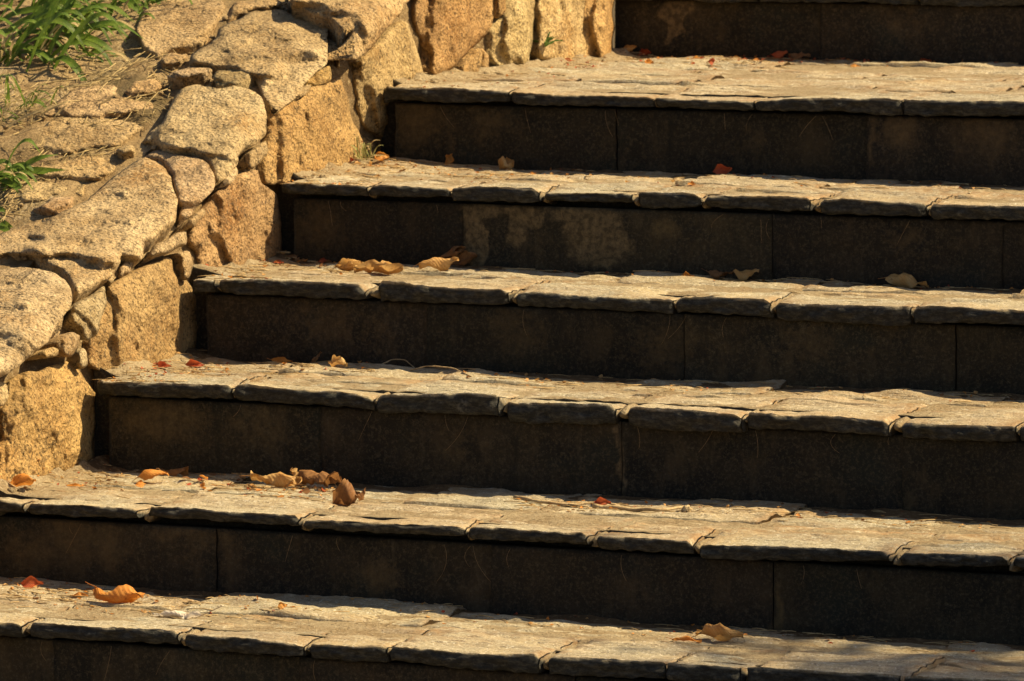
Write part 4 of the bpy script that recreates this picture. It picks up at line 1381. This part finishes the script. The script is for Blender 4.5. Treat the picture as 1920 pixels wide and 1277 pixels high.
def blade_from_px(parent, base, pts, wpx, mat, lift=.02, name='blade', face=0.):
    """base: point on the bank; pts: offsets in picture units from it, laid in a plane across the view, bulging towards the viewer"""
    depth = (base - CAM) @ FW
    sc = depth / FPX
    pts = np.array(pts, float)
    n = 13
    # smooth curve through the points
    t = np.linspace(0, len(pts) - 1, n)
    i = np.clip(t.astype(int), 0, len(pts) - 2)
    f = (t - i)[:, None]
    pa = np.concatenate([[2 * pts[0] - pts[1]], pts, [2 * pts[-1] - pts[-2]]])
    p0, p1, p2, p4 = pa[i], pa[i + 1], pa[i + 2], pa[i + 3]
    C = .5 * (2 * p1 + (p2 - p0) * f + (2 * p0 - 5 * p1 + 4 * p2 - p4) * f ** 2 + (3 * p1 - p0 - 3 * p2 + p4) * f ** 3)
    s = np.linspace(0, 1, n)
    Q = base + RT * (C[:, :1] * sc) - UP * (C[:, 1:] * sc) - FW * (lift * np.sin(s * 2.2)[:, None])
    T = np.gradient(Q, axis=0)
    T /= np.linalg.norm(T, axis=1)[:, None]
    up = np.array([0.25, -.55 + face, .8])
    side = np.cross(T, up)
    side /= np.linalg.norm(side, axis=1)[:, None] + 1e-9
    nrm = np.cross(side, T)
    wd = wpx * sc / 2 * np.clip(np.sin(np.clip(s * .93 + .10, 0, 1) * math.pi) ** .55, .03, 1) * np.where(s > .5, 1 - ((s - .5) * 1.7) ** 2, 1)
    wd = np.maximum(wd, .0004)
    rows = np.stack([Q - side * wd[:, None] + nrm * (wd * .35)[:, None], Q, Q + side * wd[:, None] + nrm * (wd * .35)[:, None]], 1)
    V = rows.reshape(-1, 3)
    F = grid_faces(n, 3)
    UV = np.stack([np.repeat(s, 3), np.tile([0, .5, 1], n)], 1)
    o = mesh_obj(name, V, F, M[mat], parent)
    uv_mesh(o, UV)
    return o


def bank(px, py):
    return to_sheet(np.array([float(px)]), np.array([float(py)]), -.02)[0]


def tuft(px, py, label, blades, group='grass tufts on the bank', n=0, spread=40, lmin=50, lmax=150, ang=(-40, 60), dry=.12, width=(5, 12), seed=0):
    r = random.Random(seed)
    b0 = bank(px, py)
    t = empty('grass_tuft', b0, label, 'grass tuft', group)
    for (bp, pts, w_, mt) in blades:
        b = bank(*bp)
        blade_from_px(t, b, [(q[0] - bp[0], q[1] - bp[1]) for q in [bp] + pts], w_ * 1.2, mt, r.uniform(.03, .06), face=-.5)
    for i in range(n):
        bx, by = px + r.gauss(0, spread), py + r.gauss(0, spread * .5)
        b = bank(bx, by)
        a = R(r.uniform(*ang))
        L = r.uniform(lmin, lmax)
        dx, dy = math.cos(a) * L, -math.sin(a) * L
        rise = r.uniform(.15, .5) * L
        droop = r.uniform(.1, .5) * L
        d = r.random() < dry
        pts = [(0, 0), (dx * .35, dy * .35 - rise * .8), (dx * .7, dy * .7 - rise * .7), (dx, dy + droop * .4)]
        if a > 1.2:
            pts = [(0, 0), (dx * .3, dy * .45), (dx * .7, dy * .85), (dx * 1.2, dy)]
        blade_from_px(t, b, pts, r.uniform(*width) * (.5 if d else 1), 'blade_dry' if d else 'blade', r.uniform(.01, .09), 'dry_blade' if d else 'blade', r.uniform(-.4, .4))
    return t


G, Dy = 'blade', 'blade_dry'
tuft(60, 85, 'big dense tuft of broad green grass blades at the upper left of the bank', [
    ((150, 92), [(195, 103), (233, 113), (256, 140), (290, 156), (333, 157)], 17, G),
    ((165, 100), [(205, 128), (235, 148), (258, 176)], 13, G),
    ((116, 66), [(117, 105), (128, 140), (160, 156)], 15, G),
    ((5, 66), [(60, 36), (130, 42), (200, 58), (252, 53)], 14, G),
    ((40, 30), [(90, 4), (140, 6), (178, 28)], 13, G),
    ((110, 30), [(160, 28), (205, 50), (252, 52)], 12, G),
    ((90, 36), [(150, 58), (210, 80), (266, 92)], 11, G),
    ((46, 46), [(50, 68), (47, 84), (42, 102)], 14, G),
    ((-10, 66), [(8, 60), (20, 66), (27, 74)], 10, G),
    ((0, 40), [(40, 24), (100, 20), (150, 40)], 12, G),
    ((20, 20), [(30, -10), (33, -30), (30, -60)], 10, G),
    ((80, 20), [(120, -5), (160, 0), (200, 15)], 11, G),
    ((0, 110), [(12, 85), (22, 70), (36, 60)], 7, Dy),
    ((0, 118), [(8, 100), (10, 85), (8, 70)], 8, Dy),
    ((20, 122), [(24, 95), (32, 78), (40, 70)], 7, Dy),
    ((210, 50), [(228, 25), (240, 8), (248, -10)], 5, Dy),
  ], n=78, spread=66, lmin=70, lmax=185, ang=(-42, 50), width=(10, 16), dry=.2, seed=3)
tuft(255, 4, 'small green tuft at the top edge of the picture beside the bank stones', [
    ((215, 10), [(240, 2), (262, 6), (285, 14)], 9, G),
    ((270, 12), [(300, 2), (320, -2), (342, 2)], 8, G),
  ], n=18, spread=22, lmin=25, lmax=60, ang=(-20, 120), width=(4, 9), seed=4)
tuft(20, 205, 'thin sparse tuft with dry straws below the big grass tuft', [
    ((0, 250), [(40, 225), (85, 207), (138, 190)], 5, Dy),
    ((60, 225), [(100, 205), (125, 195), (138, 189)], 5, Dy),
    ((95, 230), [(115, 212), (138, 192)], 5, Dy),
    ((60, 165), [(110, 168), (160, 160), (195, 152)], 3, Dy),
    ((165, 205), [(195, 195), (215, 183), (224, 175)], 4, Dy),
    ((10, 190), [(14, 165), (18, 150), (14, 140)], 5, G),
  ], n=34, spread=30, lmin=25, lmax=75, ang=(-30, 120), dry=.4, width=(3, 6), seed=5)
tuft(-10, 340, 'tuft of long flat green blades reaching right over the lower bank', [
    ((0, 330), [(50, 322), (110, 324), (168, 326)], 13, G),
    ((20, 330), [(50, 312), (80, 298), (112, 291)], 11, G),
    ((-10, 342), [(20, 345), (42, 352), (66, 362)], 12, G),
    ((-20, 310), [(8, 306), (30, 316), (56, 326)], 10, G),
    ((-10, 350), [(15, 352), (35, 356), (55, 352)], 9, G),
    ((-20, 335), [(10, 330), (30, 334), (60, 338)], 10, G),
  ], n=16, spread=18, lmin=50, lmax=110, ang=(-30, 40), width=(8, 13), seed=6)
tuft(-25, 420, 'few green blades poking in at the left edge above the large cap boulder', [
    ((-20, 410), [(5, 418), (22, 428), (42, 440)], 11, G),
    ((-20, 428), [(0, 428), (20, 434), (36, 446)], 9, G),
    ((-20, 395), [(0, 392), (10, 398), (16, 410)], 8, G),
  ], n=5, spread=8, lmin=25, lmax=45, ang=(-40, 30), width=(5, 9), seed=8)

# yellow green tuft in the corner of the wall
P = on_tread(683, 318, 4)
t = empty('grass_tuft', P, 'small yellow green spiky tuft growing where the wall meets the fifth tread', 'grass tuft')
for i in range(26):
    a = R(rng.uniform(15, 160))
    L = rng.uniform(22, 55)
    dx, dy = math.cos(a) * L * .8, -math.sin(a) * L
    b = P + np.array([rng.uniform(-.015, .012), rng.uniform(-.02, .03), .0])
    blade_from_px(t, b, [(0, 0), (dx * .4, dy * .55), (dx * .8, dy * .85), (dx * 1.3, dy * rng.uniform(.7, 1.0))], rng.uniform(2, 3.6),
                  rng.choice(('blade_pale', 'blade_pale', 'blade_dry')), .01)
# broad leaved weed on the landing
P = on_tread(1022, 128, 5)
t = empty('weed', P, 'small broad leaved green weed at the foot of the wall on the landing', 'weed')
for i, (yaw, L, pit) in enumerate(((0, .040, 18), (170, .034, 25), (40, .030, 40), (-50, .034, 14), (110, .028, 50), (220, .034, 20), (75, .032, 62), (-20, .03, 45))):
    V, F, UV = leaf_mesh(L, L * .42, -.8, .7, 500 + i, stalk=0)
    V[:, 0] += L * .55
    m = Matrix.Rotation(R(yaw), 3, 'Z') @ Matrix.Rotation(R(-pit), 3, 'Y')
    V = V @ np.array(m).T + P + np.array([0, 0, .006])
    o = mesh_obj('leaf', V, F, M['weed'], t)
    uv_mesh(o, UV)

# straw and dead stems strewn over the bank
g = Geo()
for i in range(560):
    px = rng.uniform(0, 330) if rng.random() < .8 else rng.uniform(0, 560)
    py = rng.uniform(90, 420)
    if py > 430 - px * .72:
        continue
    P = to_sheet(np.array([px]), np.array([py]), -.008)[0]
    a = rng.uniform(0, 6.28)
    L = rng.uniform(.015, .07)
    d = np.array([math.cos(a), math.sin(a), .38 * math.sin(a)])
    q = rng.uniform(-.25, .25)
    e = np.array([-d[1], d[0], 0])
    pts = [P + d * L * t_ + e * L * q * (t_ * t_ - .25) + np.array([0, 0, rng.uniform(0, .004)]) for t_ in (-.5, -.2, .1, .5)]
    g.add(*tube(pts, rng.uniform(.0005, .0012), 4), 0)
tag(g.build('straw', M['blade_dry'], center=False), kind='stuff')

# ------------------------------------------------------------------ the tree right of the steps whose shade falls on the lowest tread
TB = np.array([6.9, 1.3, .2])
tree = empty('tree', TB, 'broad leaved tree on the slope right of the steps, casting dappled shade', 'tree')
CC = np.array([2.15, -.36, -.05]) + np.array(SUN) * 6.0
g = Geo()
tp = [TB - np.array([0, 0, .3]), TB + np.array([-.05, -.02, .9]), TB + np.array([-.2, -.1, 1.9]), TB + np.array([-.35, -.2, 3.0]), CC + np.array([.35, .2, .1])]
g.add(*tube(tp, [.17, .13, .11, .08, .04], 10))
tree_r = random.Random(12)
tips = []
for i in range(16):
    a0 = np.array(tp[3]) * (1 - i / 30) + np.array(tp[4]) * (i / 30)
    d = np.array([tree_r.gauss(0, 1), tree_r.gauss(0, 1), tree_r.gauss(.2, .6)])
    d = d / np.linalg.norm(d)
    e = CC + d * np.array([1.0, .95, .7]) * tree_r.uniform(.5, .85)
    mid = (a0 + e) / 2 + np.array([0, 0, .15])
    g.add(*tube([a0, mid, e], [.035, .02, .007], 6))
    tips.append((mid, e))
g.build('trunk', M['bark'], tree)
g = Geo()
uvs = []
for i in range(2200):
    mid, e = tree_r.choice(tips)
    c = mid + (e - mid) * tree_r.uniform(.2, 1.15) + np.array([tree_r.gauss(0, .14), tree_r.gauss(0, .14), tree_r.gauss(0, .1)])
    L = tree_r.uniform(.06, .10)
    V, F, UV = leaf_mesh(L, L * .45, -.6, .5, i, nu=4, nv=3, stalk=0)
    m = Matrix.Rotation(tree_r.uniform(0, 6.28), 3, 'Z') @ Matrix.Rotation(tree_r.gauss(.4, .4), 3, 'Y') @ Matrix.Rotation(tree_r.gauss(0, .5), 3, 'X')
    g.add(V @ np.array(m).T + c, F)
    uvs.append(UV)
o = g.build('crown', M['tree_leaf'], tree)
uv_mesh(o, np.concatenate(uvs))
